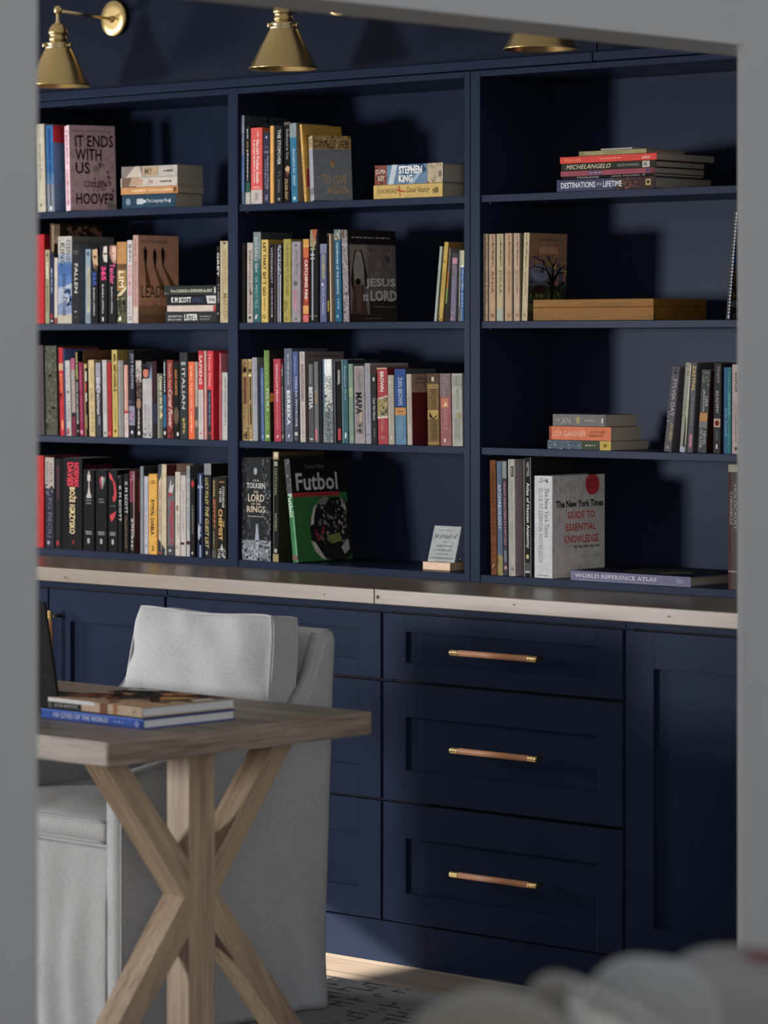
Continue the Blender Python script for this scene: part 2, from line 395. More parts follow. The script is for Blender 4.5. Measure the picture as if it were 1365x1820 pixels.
def dup(root, loc, label, rot=None):
    r = root.copy(); col.objects.link(r); r.location = loc; r['label'] = label
    if rot is not None: r.rotation_euler = rot
    for ch in list(root.children):
        c = ch.copy(); col.objects.link(c); c.parent = r; c.matrix_parent_inverse = ch.matrix_parent_inverse.copy()
        for g in list(ch.children):
            d = g.copy(); col.objects.link(d); d.parent = c; d.matrix_parent_inverse = g.matrix_parent_inverse.copy()
    return r
lamp = make_lamp(); lamp.location = (-7.085, YU + .0055, 2.474)
lamp['label'] = 'brass wall lamp with round backplate in view, above the left bay'; lamp['group'] = 'brass wall lamps over the bookcase'
dup(lamp, (-6.207, YU + .0055, 2.474), 'brass wall lamp showing its whole cone shade, above the middle bay')
dup(lamp, (-5.330, YU + .0055, 2.474), 'brass wall lamp of which only the shade rim shows, above the right bay')

# ================================================================== desk
def make_desk():
    x0, x1, y0, y1 = -6.50, -4.950, 4.592, 5.362
    root = thing('desk', 'weathered oak desk with thick top on star-shaped trestle legs', 'desk', ((x0 + x1) / 2, 4.977, 0))
    inv = Matrix.Translation(-Vector(root.location))
    def done(mb, n):
        o = mb.build(n, root); o.matrix_parent_inverse = inv; return o
    mb = MB()
    mb.box((x0, y0, .711), (x1 - .004, y1, .76), OAKX, .0015); mb.box((x1 - .004, y0 + .0002, .7112), (x1, y1 - .0002, .7598), OAKY, .0012)
    done(mb, 'tabletop')
    for xa in (-5.1075, -6.4075):
        xb = xa + .0665; yc = 4.943
        mb = MB().box((xa, yc - .038, .0102), (xb, yc + .038, .703), OAKZ, .0018)
        o = done(mb, 'trestle')
        for sy in (-1, 1):
            for up in (1, -1):
                # brace from the middle of the post out to the top or to the floor
                z0 = .408; oz = .703 if up > 0 else .0102
                pts = ([(yc + sy * .030, z0), (yc + sy * .049, z0), (yc + sy * .277, oz), (yc + sy * .217, oz), (yc + sy * .030, .474)] if up > 0 else
                       [(yc + sy * .030, z0), (yc + sy * .049, z0), (yc + sy * .366, oz), (yc + sy * .306, oz), (yc + sy * .030, .334)])
                cy, cz = yc + sy * .16, (z0 + oz) / 2
                al = math.atan2(-sy * .228, abs(oz - z0)) * (1 if up > 0 else -1)     # grain runs along the brace
                ca, sa = math.cos(al), math.sin(al)
                lp = [((y - cy) * ca + (z - cz) * sa, -(y - cy) * sa + (z - cz) * ca) for y, z in pts]
                m2 = MB().prism(lp, 0, -.0322, .0322, OAKZ, .0012)
                bo = m2.build('brace', o); bo.location = ((xa + xb) / 2, cy, cz); bo.rotation_euler = (al, 0, 0)
        mb = MB().box((xa - .13, 4.632, .703), (xb + .006, 5.254, .7112), OAKZ, .001); done(mb, 'mounting_plate')
    return root
make_desk()

# ================================================================== slipcovered chair
def nz(p, s): return noise.noise(Vector(p) * s)
def grid_slab(fn_out, fn_in, nu, nv, m):
    """closed shell between two (nu+1)x(nv+1) grids"""
    mb = MB(); W = nv + 1
    A = [fn_out(i / nu, j / nv) for i in range(nu + 1) for j in range(nv + 1)]
    B = [fn_in(i / nu, j / nv) for i in range(nu + 1) for j in range(nv + 1)]
    o = len(A); fs = []
    for i in range(nu):
        for j in range(nv):
            a = i * W + j; fs.append([a, a + W, a + W + 1, a + 1]); fs.append([o + a, o + a + 1, o + a + W + 1, o + a + W])
    for i in range(nu):
        a = i * W; fs.append([a, o + a, o + a + W, a + W]); a = i * W + nv; fs.append([a, a + W, o + a + W, o + a])
    for j in range(nv):
        a = j; fs.append([a, a + 1, o + a + 1, o + a]); a = nu * W + j; fs.append([a, o + a, o + a + 1, a + 1])
    mb.add(A + B, fs, m, True); return mb
def soft(o, angle=35, bev=0.0):
    """rounded cloth edges"""
    if bev:
        md = o.modifiers.new('round', 'BEVEL'); md.width = bev; md.segments = 3; md.limit_method = 'ANGLE'; md.angle_limit = R(50)
    me = o.data
    return o
def make_chair():
    xr, xl, yf, yb = -5.440, -6.050, 5.088, 5.732
    root = thing('armchair', 'grey linen slipcovered armchair pulled up to the desk with a back cushion', 'chair', ((xr + xl) / 2, 5.42, 0))
    inv = Matrix.Translation(-Vector(root.location))
    def done(mb, n, par=None, fix=True, bev=0):
        o = mb.build(n, par or root, fix=fix)
        if par is None: o.matrix_parent_inverse = inv
        return soft(o, bev=bev)
    # side profile: height of the arm along depth, sweeping up into the back
    PR = [(5.086, .600), (5.25, .622), (5.40, .640), (5.52, .662), (5.61, .690), (5.66, .722), (5.690, .762), (5.708, .800), (5.722, .845), (5.735, .876), (5.776, .878)]
    def top(y):
        for (a, za), (b2, zb) in zip(PR, PR[1:]):
            if y <= b2: return za + (zb - za) * max(0, (y - a)) / (b2 - a)
        return PR[-1][1]
    def arm(side):
        xo = xr if side > 0 else xl; t = .046 * (-side)
        ys = [5.086 + (5.735 - 5.086) * i / 40 for i in range(41)] + [5.750, 5.766, 5.776]
        def pt(u, v2, out):
            y = ys[int(round(u * (len(ys) - 1)))]; zt = top(y); z = .012 + (zt - .012) * v2
            ya = y - .046 * max(0, 1 - z / .878) * max(0, (y - 5.5) / .276)     # back edge rakes out towards the top
            x = xo
            if out:
                k = max(0, 1 - v2 * 1.15)
                fold = math.sin((ya - 5.05) * 30 + z * 9 + 2 * nz((ya, z, 3), 2)) * .5 + .5
                x += side * (.003 * nz((ya, z, 1), 5) + .020 * k * k * (fold ** 3) * min(1, max(0, (ya - 5.2) * 3)) + .004 * k)
                e = min(1, (zt - z) / .02); x -= side * .010 * (1 - e) ** 2
                e2 = min(1, (5.776 - y) / .02); x -= side * .008 * (1 - e2) ** 2
                e3 = min(1, (y - 5.086) / .015); x -= side * .006 * (1 - e3) ** 2
            else:
                x += t
            return (x, ya, z)
        return grid_slab(lambda u, v2: pt(u, v2, True), lambda u, v2: pt(u, v2, False), len(ys) - 1, 46, LINEN)
    for sd in (1, -1):
        a = done(arm(sd), 'arm')
        xo = xr if sd > 0 else xl
        pts = [(xo - sd * .004, y, z + .0015) for y, z in PR[:-1]]
        done(MB().tube(pts, .0032, PIPE, 8), 'piping', a, False)
        done(MB().tube([(xo + sd * .001, 5.0865, .6 * k / 12 + .012) for k in range(13)], .003, PIPE, 8), 'piping', a, False)
    def back(u, v2, out):
        z = .012 + (.884 - .012) * v2; x = xl + .02 + (xr - xl - .04) * u
        yb_ = 5.732 + .046 * (z / .878)
        if out:
            e = min(1, (.884 - z) / .02)
            return (x, yb_ - .010 * (1 - e) ** 2 + .004 * nz((x, z, 7), 6) + .006 * (1 - v2) * math.sin(x * 40), z)
        e = min(1, (.884 - z) / .02)
        return (x, yb_ - .046 + .010 * (1 - e) ** 2 + .003 * nz((x, z, 9), 7), z)
    done(grid_slab(lambda u, v2: back(u, v2, True), lambda u, v2: back(u, v2, False), 30, 46, LINEN), 'backrest')
    # seat base and front skirt
    done(MB().box((xl + .044, 5.10, .05), (xr - .044, 5.69, .448), LINEN, .006), 'seat_base')
    def skirt(u, v2, out):
        x = xl + .045 + (xr - xl - .09) * u; z = .012 + (.440 - .012) * v2
        k = (1 - v2)
        y = 5.090 - (.004 * k + .006 * k * math.sin(x * 55 + 3 * nz((x, z, 2), 3)) + .004 * nz((x, z, 5), 9)) if out else 5.101
        return (x, y, z)
    done(grid_slab(lambda u, v2: skirt(u, v2, True), lambda u, v2: skirt(u, v2, False), 60, 40, LINEN), 'skirt')
    # cushions: puffed boxes with piping round the seams
    def pillow(c, dims, puff, yaw, tilt, exps=(5, 5), seed=0, sag=0.0, wr=.004):
        hx, hy, hz = [d / 2 for d in dims]
        bm = bmesh.new(); bmesh.ops.create_cube(bm, size=2)
        bmesh.ops.subdivide_edges(bm, edges=bm.edges[:], cuts=21, use_grid_fill=True)
        M = Matrix.Translation(c) @ Matrix.Rotation(yaw, 4, 'Z') @ Matrix.Rotation(tilt, 4, 'X')
        for v in bm.verts:
            u, w2, q = v.co.x, v.co.y, v.co.z
            # thickness axis is y (w2): plump in the middle, thinner at the seams, corners drawn in
            p = (max(0, 1 - abs(u) ** 3.2) * max(0, 1 - abs(q) ** 3.2)) ** .7
            y = w2 * (hy * .74 + hy * puff * p)
            x = hx * u * (1 - .045 * abs(q) ** 5 - .010 * (q + 1) / 2) + .040 * (q + 1) / 2 * (1 - u) / 2
            z = hz * q * (1 - .035 * abs(u) ** 5) - (sag * (1 - u * u) if q > 0 else 0) * q
            n = wr * nz((x * 1.0 + seed, y, z), 9) + wr * .6 * nz((x + seed, z, y), 22)
            # creases running in from the corners
            n += wr * .9 * (max(abs(u), abs(q)) ** 2) * math.sin((u * 9 + q * 7) + 4 * nz((u + seed, q, 0), 1.3))
            v.co = Vector((x, y + (n if abs(w2) > .99 else 0), z))
        return bm, M
    def pillow_obj(name, c, dims, puff, yaw, tilt, seed, sag, par=None, wr=.004, pipe_front=True):
        bm, M = pillow(c, dims, puff, yaw, tilt, seed=seed, sag=sag, wr=wr)
        bmesh.ops.smooth_vert(bm, verts=bm.verts[:], factor=0.5, use_axis_x=True, use_axis_y=True, use_axis_z=True)
        # seam loops
        loops = []
        for sg in (-1, 1): pass
        mb = MB().bm(bm, LINEN, True, M)
        o = done(mb, name, par)
        hx, hy, hz = [d / 2 for d in dims]
        for sg in (-1, 1):
            pts = []
            N = 24
            per = [(-1 + 2 * i / N, -1) for i in range(N)] + [(1, -1 + 2 * i / N) for i in range(N)] + [(1 - 2 * i / N, 1) for i in range(N)] + [(-1, 1 - 2 * i / N) for i in range(N + 1)]
            for u, q in per:
                x = hx * u * (1 - .045 * abs(q) ** 5 - .010 * (q + 1) / 2) * .992 + .040 * (q + 1) / 2 * (1 - u) / 2; z = (hz * q * (1 - .035 * abs(u) ** 5) - (sag * (1 - u * u) if q > 0 else 0) * q) * (.992 if q < 0 else .992)
                pts.append(M @ Vector((x, sg * hy * .735, z)))
            q2 = done(MB().tube(pts, .0034, PIPE, 8, False), 'piping', o, False)
        return o
    # back cushion leaning on the back, a little plump
    pillow_obj('back_cushion', (-5.735, 5.630, .706), (.505, .115, .440), .62, R(0), R(-7), 3, .014, wr=.0075)
    # seat cushion
    hx = (xr - xl) / 2 - .047
    def seat(u, v2, up):
        x = (xl + xr) / 2 + hx * (2 * u - 1); y = 5.086 + (5.60 - 5.086) * v2
        p = (1 - abs(2 * u - 1) ** 4) * (1 - abs(2 * v2 - 1) ** 4)
        ed = min(1, min(u, 1 - u) / .03) * min(1, min(v2, 1 - v2) / .03)
        if up: return (x, y, .500 + .030 * p - .006 * (1 - ed) ** 2 + .003 * nz((x, y, 1), 12))
        return (x, y, .452)
    s = done(grid_slab(lambda u, v2: seat(u, v2, True), lambda u, v2: seat(u, v2, False), 40, 40, LINEN), 'seat_cushion')
    for z in (.4985, .454):
        done(MB().tube([(xl + .05 + (xr - xl - .10) * k / 20, 5.0855, z) for k in range(21)], .0032, PIPE, 8), 'piping', s, False)
    return root
make_chair()

# ================================================================== rug
m, nt, b = new_mat('patterned_rug')
v = coords(nt, (1, 1, 1)); vw = coords(nt, (1, 1, 1))
b1 = node(nt, 'ShaderNodeTexBrick'); nt.links.new(v, b1.inputs['Vector']); b1.inputs['Scale'].default_value = 1
b1.inputs['Brick Width'].default_value = .11; b1.inputs['Row Height'].default_value = .036; b1.inputs['Mortar Size'].default_value = .0052; b1.inputs['Mortar Smooth'].default_value = 0.3
n1 = noise_tex(nt, vw, 14, 3); n2 = noise_tex(nt, vw, 2.3, 3)
def math_n(op, a, c=None, val=None):
    q = node(nt, 'ShaderNodeMath', operation=op); nt.links.new(a, q.inputs[0])
    if c is not None: nt.links.new(c, q.inputs[1])
    if val is not None: q.inputs[1].default_value = val
    return q.outputs[0]
msk = math_n('MULTIPLY', math_n('GREATER_THAN', n1, val=.47), math_n('GREATER_THAN', n2, val=.46))
fac = math_n('MULTIPLY', b1.outputs['Fac'], msk)
mx = node(nt, 'ShaderNodeMix', data_type='RGBA'); nt.links.new(fac, mx.inputs[0])
mx.inputs[6].default_value = (.22, .22, .225, 1); mx.inputs[7].default_value = (.012, .012, .014, 1)
nt.links.new(mx.outputs[2], b.inputs['Base Color']); b.inputs['Roughness'].default_value = 1
bump(nt, b, noise_tex(nt, v, 500, 2), .6, .002)
tag(MB().box((-7.5, 3.75, .0005), (-4.75, 6.02, .0095), m, .003).build('rug'), 'pale grey rug with broken black hatch lines under desk and armchair', 'rug')

# ================================================================== laptop
def make_laptop():
    x1 = -5.397; yh = 4.872
    root = thing('laptop', 'dark laptop standing open on the desk behind the two big books', 'laptop', (x1 - .17, yh, .76))
    inv = Matrix.Translation(-Vector(root.location))
    SCR, nt, b = new_mat('dark_screen'); b.inputs['Roughness'].default_value = .12
    nt.links.new(ramp(nt, noise_tex(nt, coords(nt), 3), [(0, (.008, .008, .010, 1)), (1, (.012, .012, .014, 1))]), b.inputs['Base Color'])
    def done(mb, n):
        o = mb.build(n, root); o.matrix_parent_inverse = inv; return o
    mb = MB().box((x1 - .345, yh, .7605), (x1, yh + .235, .775), BLACK, .003)
    done(mb, 'base')
    mb = MB()
    for r_ in range(5):
        for c_ in range(14):
            mb.box((x1 - .325 + c_ * .022, yh + .03 + r_ * .021, .7752), (x1 - .325 + c_ * .022 + .018, yh + .03 + r_ * .021 + .017, .7764), BLACK)
    done(mb, 'keyboard')
    M = Matrix.Translation((0, yh, .775)) @ Matrix.Rotation(R(10.3), 4, 'X')
    done(MB().box((x1 - .345, -.007, 0), (x1, 0, .232), BLACK, .002, M), 'lid')
    done(MB().box((x1 - .338, .0, .012), (x1 - .007, .0008, .225), SCR, 0, M), 'screen')
make_laptop()

# ================================================================== sofa in front, with throw and cushions (out of focus)
SOFA = fabric('pale_sofa_cloth', (.40, .40, .40), 500); TAUPE = fabric('taupe_throw', (.095, .088, .075), 300); GREYC = fabric('grey_cushion_cloth', (.125, .125, .125), 500)
CREAM = fabric('cream_knit', (.24, .236, .23), 160, .35, 1.0)
m, nt, b = new_mat('grey_cushion_with_red_flowers'); v = coords(nt)
vo = node(nt, 'ShaderNodeTexVoronoi'); nt.links.new(v, vo.inputs['Vector']); vo.inputs['Scale'].default_value = 9
nt.links.new(ramp(nt, vo.outputs['Distance'], [(.0, (.055, .010, .010, 1)), (.22, (.06, .014, .014, 1)), (.32, (.105, .10, .10, 1)), (1, (.13, .13, .13, 1))]), b.inputs['Base Color'])
b.inputs['Roughness'].default_value = .95; FLOWER = m
def make_sofa():
    root = thing('sofa', 'pale grey sofa in the near foreground, its back under the throw', 'sofa', (-1.85, 2.35, 0))
    inv = Matrix.Translation(-Vector(root.location))
    def bx(n, a, b2, bev=.03):
        o = MB().box(a, b2, SOFA, bev, seg=4).build(n, root); o.matrix_parent_inverse = inv; return o
    bx('seat_base', (-2.85, 1.95, .12), (-.95, 2.515, .40)); bx('backrest', (-2.85, 2.52, .12), (-.95, 2.98, .70), .05)
    bx('arm', (-2.99, 1.93, .10), (-2.853, 2.98, .60)); bx('arm', (-.947, 1.93, .10), (-.81, 2.98, .60))
    bx('seat_cushion', (-2.82, 1.92, .40), (-1.91, 2.51, .52), .04); bx('seat_cushion', (-1.89, 1.92, .40), (-.98, 2.51, .52), .04)
    for x in (-2.9, -.92):
        for y in (2.0, 2.8):
            o = MB().tube([(x, y, .005), (x, y, .12)], [.015, .022], OAKZ, 12).build('leg', root); o.matrix_parent_inverse = inv
make_sofa()
def blob(name, c, dims, mat, label, cat, yaw=0, seed=0, amp=.02, ex=2.6, tilt=0, roll=0):
    bm = bmesh.new(); bmesh.ops.create_icosphere(bm, subdivisions=5, radius=1)
    M = Matrix.Translation(c) @ Matrix.Rotation(yaw, 4, 'Z') @ Matrix.Rotation(tilt, 4, 'X') @ Matrix.Rotation(roll, 4, 'Y')
    for v in bm.verts:
        d = v.co.normalized(); k = (abs(d.x) ** ex + abs(d.y) ** ex + abs(d.z) ** ex) ** (-1 / ex)
        p = Vector((d.x * k * dims[0] / 2, d.y * k * dims[1] / 2, d.z * k * dims[2] / 2))
        n = amp * nz(p + Vector((seed, 0, 0)), 7) + amp * .5 * nz(p + Vector((0, seed, 0)), 17)
        v.co = p + d * n
    o = MB().bm(bm, mat, True, None).build(name); o.matrix_world = M
    return tag(o, label, cat)
# ================================================================== foreground throw and cushions on the sofa back
def at_depth(px, z):
    x = (px - CX) / FPX * z
    return Vector((x * _c - z * _s, x * _s + z * _c, 0))
def fg(px, py, z):
    p = at_depth(px, z); p.z = EYE - (py - HY) / FPX * z; return p
def heap(name, px, py_top, z, wd, dp, mat, label, cat, yaw, seed, amp, ex, roll=0):
    c = fg(px, py_top, z); zt = c.z; h = zt - .704; c.z = .704 + h / 2
    return blob(name, c, (wd, dp, h), mat, label, cat, yaw, seed, amp, ex, 0, roll)
heap('throw_blanket', 900, 1752, 3.16, .20, .15, TAUPE, 'rumpled taupe throw heaped on the near sofa back, lowest on its left', 'throw', TH, 3, .014, 2.15, R(-9))
mb = MB()
for k in range(26):
    t = k / 25; p = fg(1022 + 200 * t, 1752 + 105 * t, 3.20)
    q = Vector((nz((k, 0, 0), 1.7), nz((0, k, 0), 1.7), nz((0, 0, k), 1.7))) * .012
    mb.tube([p + q + Vector((0, 0, .004)), p - q * .6 + at_depth(CX + 70, .25) * .1 + Vector((.006, -.006, -.012)), p - q + Vector((.010, -.012, -.034))], [.005, .008, .004], CREAM, 8)
tag(mb.build('knitted_throw_edge'), 'cream knitted throw edge with fringe between the taupe throw and grey cushion', 'throw')
heap('throw_pillow', 985, 1738, 3.46, .075, .10, TAUPE, 'small brownish pillow showing behind the cream knitted edge', 'cushion', TH, 11, .008, 2.6)
heap('throw_pillow', 1150, 1704, 3.36, .150, .13, GREYC, 'plain smooth grey cushion in the near foreground beside the knitted edge', 'cushion', TH, 5, .003, 2.9, R(5))
heap('throw_pillow', 1306, 1684, 3.54, .185, .15, FLOWER, 'grey cushion with dark red flower marks at the lower right corner', 'cushion', TH, 8, .003, 2.7)

# ================================================================== lettering and books
_tc = {}
def text_mesh(s, bold=0.0, serif=False, slant=0.0):
    """outline letters as flat faces, scaled to a unit box (0..1, 0..1)"""
    key = (s, bold, serif, slant)
    if key in _tc: return _tc[key]
    cu = bpy.data.curves.new('lettering', 'FONT'); cu.body = s; cu.resolution_u = 2; cu.offset = bold; cu.shear = slant; cu.size = 1
    cu.space_character = 1.02
    o = bpy.data.objects.new('lettering', cu); me = bpy.data.meshes.new_from_object(o)
    vs = [(v.co.x, v.co.y) for v in me.vertices]; fs = [list(p.vertices) for p in me.polygons]
    if serif:
        ym = max(y for _, y in vs); edges = {}
        for p in fs:
            for i in range(len(p)):
                e = tuple(sorted((p[i], p[(i+1) % len(p)]))); edges[e] = edges.get(e, 0) + 1
        for (a, b), n in list(edges.items()):
            if n != 1: continue
            (xa, ya), (xb, yb) = vs[a], vs[b]
            if abs(ya - yb) > 1e-3 or abs(xa - xb) > .22: continue
            for y0, d in ((0, 1), (ym, -1)):
                if abs(ya - y0) < .02:
                    x0, x1 = min(xa, xb) - .055, max(xa, xb) + .055; k = len(vs)
                    vs += [(x0, ya), (x1, ya), (x1, ya + d * .035), (x0, ya + d * .035)]; fs.append([k, k+1, k+2, k+3] if d > 0 else [k+3, k+2, k+1, k])
    bpy.data.objects.remove(o); bpy.data.curves.remove(cu); bpy.data.meshes.remove(me)
    if not vs: return [], []
    x0 = min(x for x, _ in vs); x1 = max(x for x, _ in vs); y0 = min(y for _, y in vs); y1 = max(y for _, y in vs)
    out = ([((x - x0) / (x1 - x0 + 1e-9), (y - y0) / (y1 - y0 + 1e-9)) for x, y in vs], fs)
    _tc[key] = out; return out

def decorate(mb, items, place, asp, kk=None):
    """draw print on one face; place(u, v, layer) gives the point; asp = width / height of the face"""
    for n, it in enumerate(items):
        L = n + 1; k = it[0]
        if k in ('t', 'h'):
            s, u0, u1, v0, v1, c = it[1:7]; st = it[7] if len(it) > 7 else 'b'
            vs, fs = text_mesh(s, .018 if 'b' in st else (.035 if 'x' in st else 0), 's' in st, .35 if 'i' in st else 0)
            if k == 't': pts = [place(u0 + (u1 - u0) * y, v1 - (v1 - v0) * x, L) for x, y in vs]
            else: pts = [place(u0 + (u1 - u0) * x, v0 + (v1 - v0) * y, L) for x, y in vs]
            mb.add(pts, fs, ink(c, k=kk))
        elif k == 'r':
            u0, u1, v0, v1, c = it[1:6]
            mb.add([place(u0, v0, L), place(u1, v0, L), place(u1, v1, L), place(u0, v1, L)], [[0, 1, 2, 3]], ink(c, k=kk))
        elif k == 'c':
            u, v, ru, c = it[1:5]; rv = ru * asp
            mb.add([place(u + ru * math.cos(a * math.pi / 14), v + rv * math.sin(a * math.pi / 14), L) for a in range(28)], [list(range(28))], ink(c, k=kk))
        elif k == 'e':
            u, v, ru, rv, c = it[1:6]
            mb.add([place(u + ru * math.cos(a * math.pi / 14), v + rv * math.sin(a * math.pi / 14), L) for a in range(28)], [list(range(28))], ink(c, k=kk))
        elif k == 'p':
            mb.add([place(u, v, L) for u, v in it[1]], [list(range(len(it[1])))], ink(it[2], k=kk))
        elif k == 'l':      # a line of tiny print, read as blocks
            u0, u1, v0, v1, c = it[1:6]; rr = random.Random(n * 7 + int(u0 * 97) + int(v1 * 131)); v = v1
            st = (u1 - u0) * asp if it[0] == 'l' else 0
            while v > v0 + .004:
                q = rr.uniform(.012, .05); w2 = max(v0, v - q); a = u0 + (u1 - u0) * rr.uniform(0, .25); b2 = u1 - (u1 - u0) * rr.uniform(0, .2)
                mb.add([place(a, w2, L), place(b2, w2, L), place(b2, v, L), place(a, v, L)], [[0, 1, 2, 3]], ink(c, k=kk)); v = w2 - rr.uniform(.006, .016)
        elif k == 'm':      # a line of tiny print across
            u0, u1, v0, v1, c = it[1:6]; rr = random.Random(n * 5 + int(v0 * 97)); u = u0
            while u < u1 - .01:
                q = rr.uniform(.03, .11); w2 = min(u1, u + q)
                mb.add([place(u, v0, L), place(w2, v0, L), place(w2, v1, L), place(u, v1, L)], [[0, 1, 2, 3]], ink(c, k=kk)); u = w2 + rr.uniform(.012, .03)
        elif k == 's':      # speckles of colour
            u0, u1, v0, v1, c, cnt, sz = it[1:8]; rr = random.Random(cnt * 3 + int(v1 * 50) + int(u0 * 31))
            for _ in range(cnt):
                u = rr.uniform(u0, u1); v = rr.uniform(v0, v1); a0 = rr.uniform(0, 6); z = sz * rr.uniform(.4, 1.3)
                ring = []
                for q in range(6):
                    a = a0 + q * 1.047; z2 = z * rr.uniform(.5, 1.2)
                    ring.append(place(min(u1, max(u0, u + z2 * math.cos(a))), min(v1, max(v0, v + z2 * asp * math.sin(a))), L))
                mb.add(ring, [list(range(6))], ink(c, k=kk))

def make_book(label, group, loc, rot, t, h, d, cover, S=(), F=(), hard=0, pages=None, name='book', fk=2.7):
    root = thing(name, label, 'book', loc, rot, group)
    cth = .0024 if hard else .0007; ov = .003 if hard else 0.0; r = min(.0016, t * .2)
    mb = MB(); cm = ink(cover)
    o = [(0, d), (0, r), (r * .3, r * .3), (r, 0), (t - r, 0), (t - r * .3, r * .3), (t, r), (t, d), (t - cth, d), (t - cth, cth), (cth, cth), (cth, d)]
    n = len(o); vs = [(x, y, 0) for x, y in o] + [(x, y, h) for x, y in o]
    q = [[i, (i+1) % n, n + (i+1) % n, n + i] for i in range(n)]
    # end caps as strips so that the outline stays hollow
    strip = [[0, 1, 10, 11], [1, 2, 3, 10], [3, 4, 9, 10], [4, 5, 6, 9], [6, 7, 8, 9]]
    q += [s_[::-1] for s_ in strip] + [[n + i for i in s_] for s_ in strip]
    mb.add(vs, q, cm)
    e = .00010
    decorate(mb, S, lambda u, v, L: (min(t, max(0, u * t)), -e * L - .00008, min(1, max(0, v)) * h), t / h)
    decorate(mb, F, lambda u, v, L: (t + e * L + .00008, min(1, max(0, u)) * d, min(1, max(0, v)) * h), d / h, fk)
    mb.build('cover', root)
    pm = pages or PAGE
    MB().box((cth + .0002, cth + .0003, ov + .0001), (t - cth - .0002, d - ov - .0005, h - ov - .0001), pm).build('pages', root)
    return root

YS = YU + .012
GROUP = 'x'; ZS = 0
def B(x0, x1, yt, d, cover, label, S=(), F=(), hard=0, tilt=0, dy=0, pages=None, yaw=0, th=None, fk=3.2):
    """upright book: spine from x0 to x1 at its foot, top at yt"""
    X0 = on_y(x0, 600, YS)[0]; X1 = on_y(x1, 600, YS)[0]
    h = min(on_y((x0 + x1) / 2, yt, YS)[1] - ZS, .3035); a = R(tilt); h = h / math.cos(a) - .0002
    bay = min(BAYS, key=lambda q: abs((q[0] + q[1]) / 2 - (X0 + X1) / 2))
    if yaw == 0:        # stay clear of the bay's side panels
        X0 = max(X0, bay[0] + .0010 + max(0, -h * math.sin(a))); X1 = min(X1, bay[1] - .0006 - max(0, h * math.sin(a)))
    t = th or (X1 - X0 - .0007)
    z = ZS + .0003 + (t * math.sin(a) if a > 0 else 0)
    return make_book(label, GROUP, (X0, YS + dy, z), (0, a, R(yaw)), t, h, d, cover, S, F, hard, pages, fk=fk)
_stack = [0]
def FL(x0, x1, yt, d, cover, label, S=(), F=(), hard=0, yaw=0, dy=0, pages=None, base=None, pl=None):
    """lying book: spine along x0..x1 facing out, front cover up; yt = picture height of the top edge at x0"""
    if base is not None: _stack[0] = base
    X0 = on_y(x0, 600, YS)[0]; X1 = on_y(x1, 600, YS)[0]
    zt = on_y(x0, yt, YS)[1]; t = zt - _stack[0] - .0005; z = _stack[0] + .0003
    _stack[0] = zt
    return make_book(label, GROUP, (X1, YS + dy, z), (0, R(-90), R(yaw)), t, X1 - X0, d, cover, S, F, hard, pages, fk=1.55)

W_ = 'cfcac2'
# ------------------------------------------------ left bay, top shelf
GROUP = 'books on the top shelf of the left bay'; ZS = SH[0]
B(66, 82, 221, .15, 'b3aa98', 'cream paperback at the far left end of the top shelf, beside the wall edge', [('l', .3, .6, .35, .78, '9a8d76'), ('c', .45, .08, .12, '6d6450')], tilt=-2)
B(85, 97.5, 223, .15, '20619a', 'blue and grey book between the cream paperback and the pink book', [('r', 0, 1, 0, .32, '767c86'), ('r', 0, 1, .32, .45, '456f97'), ('r', .32, .6, .6, .96, '0f3f74'), ('r', .4, .58, .36, .58, '123a63'), ('r', .4, .55, .08, .33, '35383d'), ('c', .5, .04, .2, 'c9c9c9')],
  [('r', 0, 1, .8, 1, 'a51c28'), ('r', 0, 1, 0, .8, '3f5878')], tilt=-2)
B(112, 124, 224, .140, 'dcb4be', 'pink speckled paperback turned to show its cover with big dark letters',
  [('t', 'IT ENDS WITH US', .25, .75, .55, .95, '4a2436'), ('t', 'COLLEEN HOOVER', .25, .75, .06, .48, '4a2436')],
  [('s', .02, .98, .02, .98, '8b5268', 90, .014), ('s', .5, .98, .2, .6, '7a4560', 26, .035), ('s', .05, .95, .02, .95, '3c2030', 40, .008), ('h', 'A novel of extraordinary', .08, .92, .915, .95, '6a2c40', 'i'),
   ('h', 'IT ENDS', .13, .96, .745, .885, '2a1119'), ('h', 'WITH', .13, .70, .585, .725, '2a1119'), ('h', 'US', .13, .44, .43, .565, '2a1119'), ('c', .58, .49, .085, 'a59a90'), ('m', .53, .64, .50, .507, '5d5048'), ('m', .53, .64, .48, .487, '5d5048'),
   ('h', 'COLLEEN', .30, .80, .275, .345, '33141e'), ('h', 'HOOVER', .13, .97, .07, .205, '2a1119'), ('c', .88, .06, .10, '9c948c'), ('m', .82, .93, .07, .078, '3a332f'), ('m', .83, .93, .045, .053, '3a332f')], tilt=-4, yaw=-24, th=.040, dy=.012, fk=1.3)
Z0 = SH[0]
FL(217, 312, 347, .105, '1e3a4e', 'dark blue paperback at the bottom of the small stack of four', [('l', .3, .65, .1, .12, 'c0c4c8'), ('t', 'The Language Book', .34, .66, .08, .54, 'b9c0c6', ''), ('t', 'AUTHOR'[:0] or '-', .4, .6, .55, .6, 'b9c0c6'), ('r', .3, .7, .60, .72, 'a8b0b8'), ('c', .5, .88, .25, '6d8496')], base=Z0)
FL(218.5, 316, 334, .105, 'b8814c', 'orange tan paperback second from the bottom of the small stack', [('l', .38, .62, .06, .5, 'd8b98e'), ('l', .35, .65, .55, .8, 'd8b98e'), ('r', .15, .85, .02, .08, '6f4320')], yaw=2)
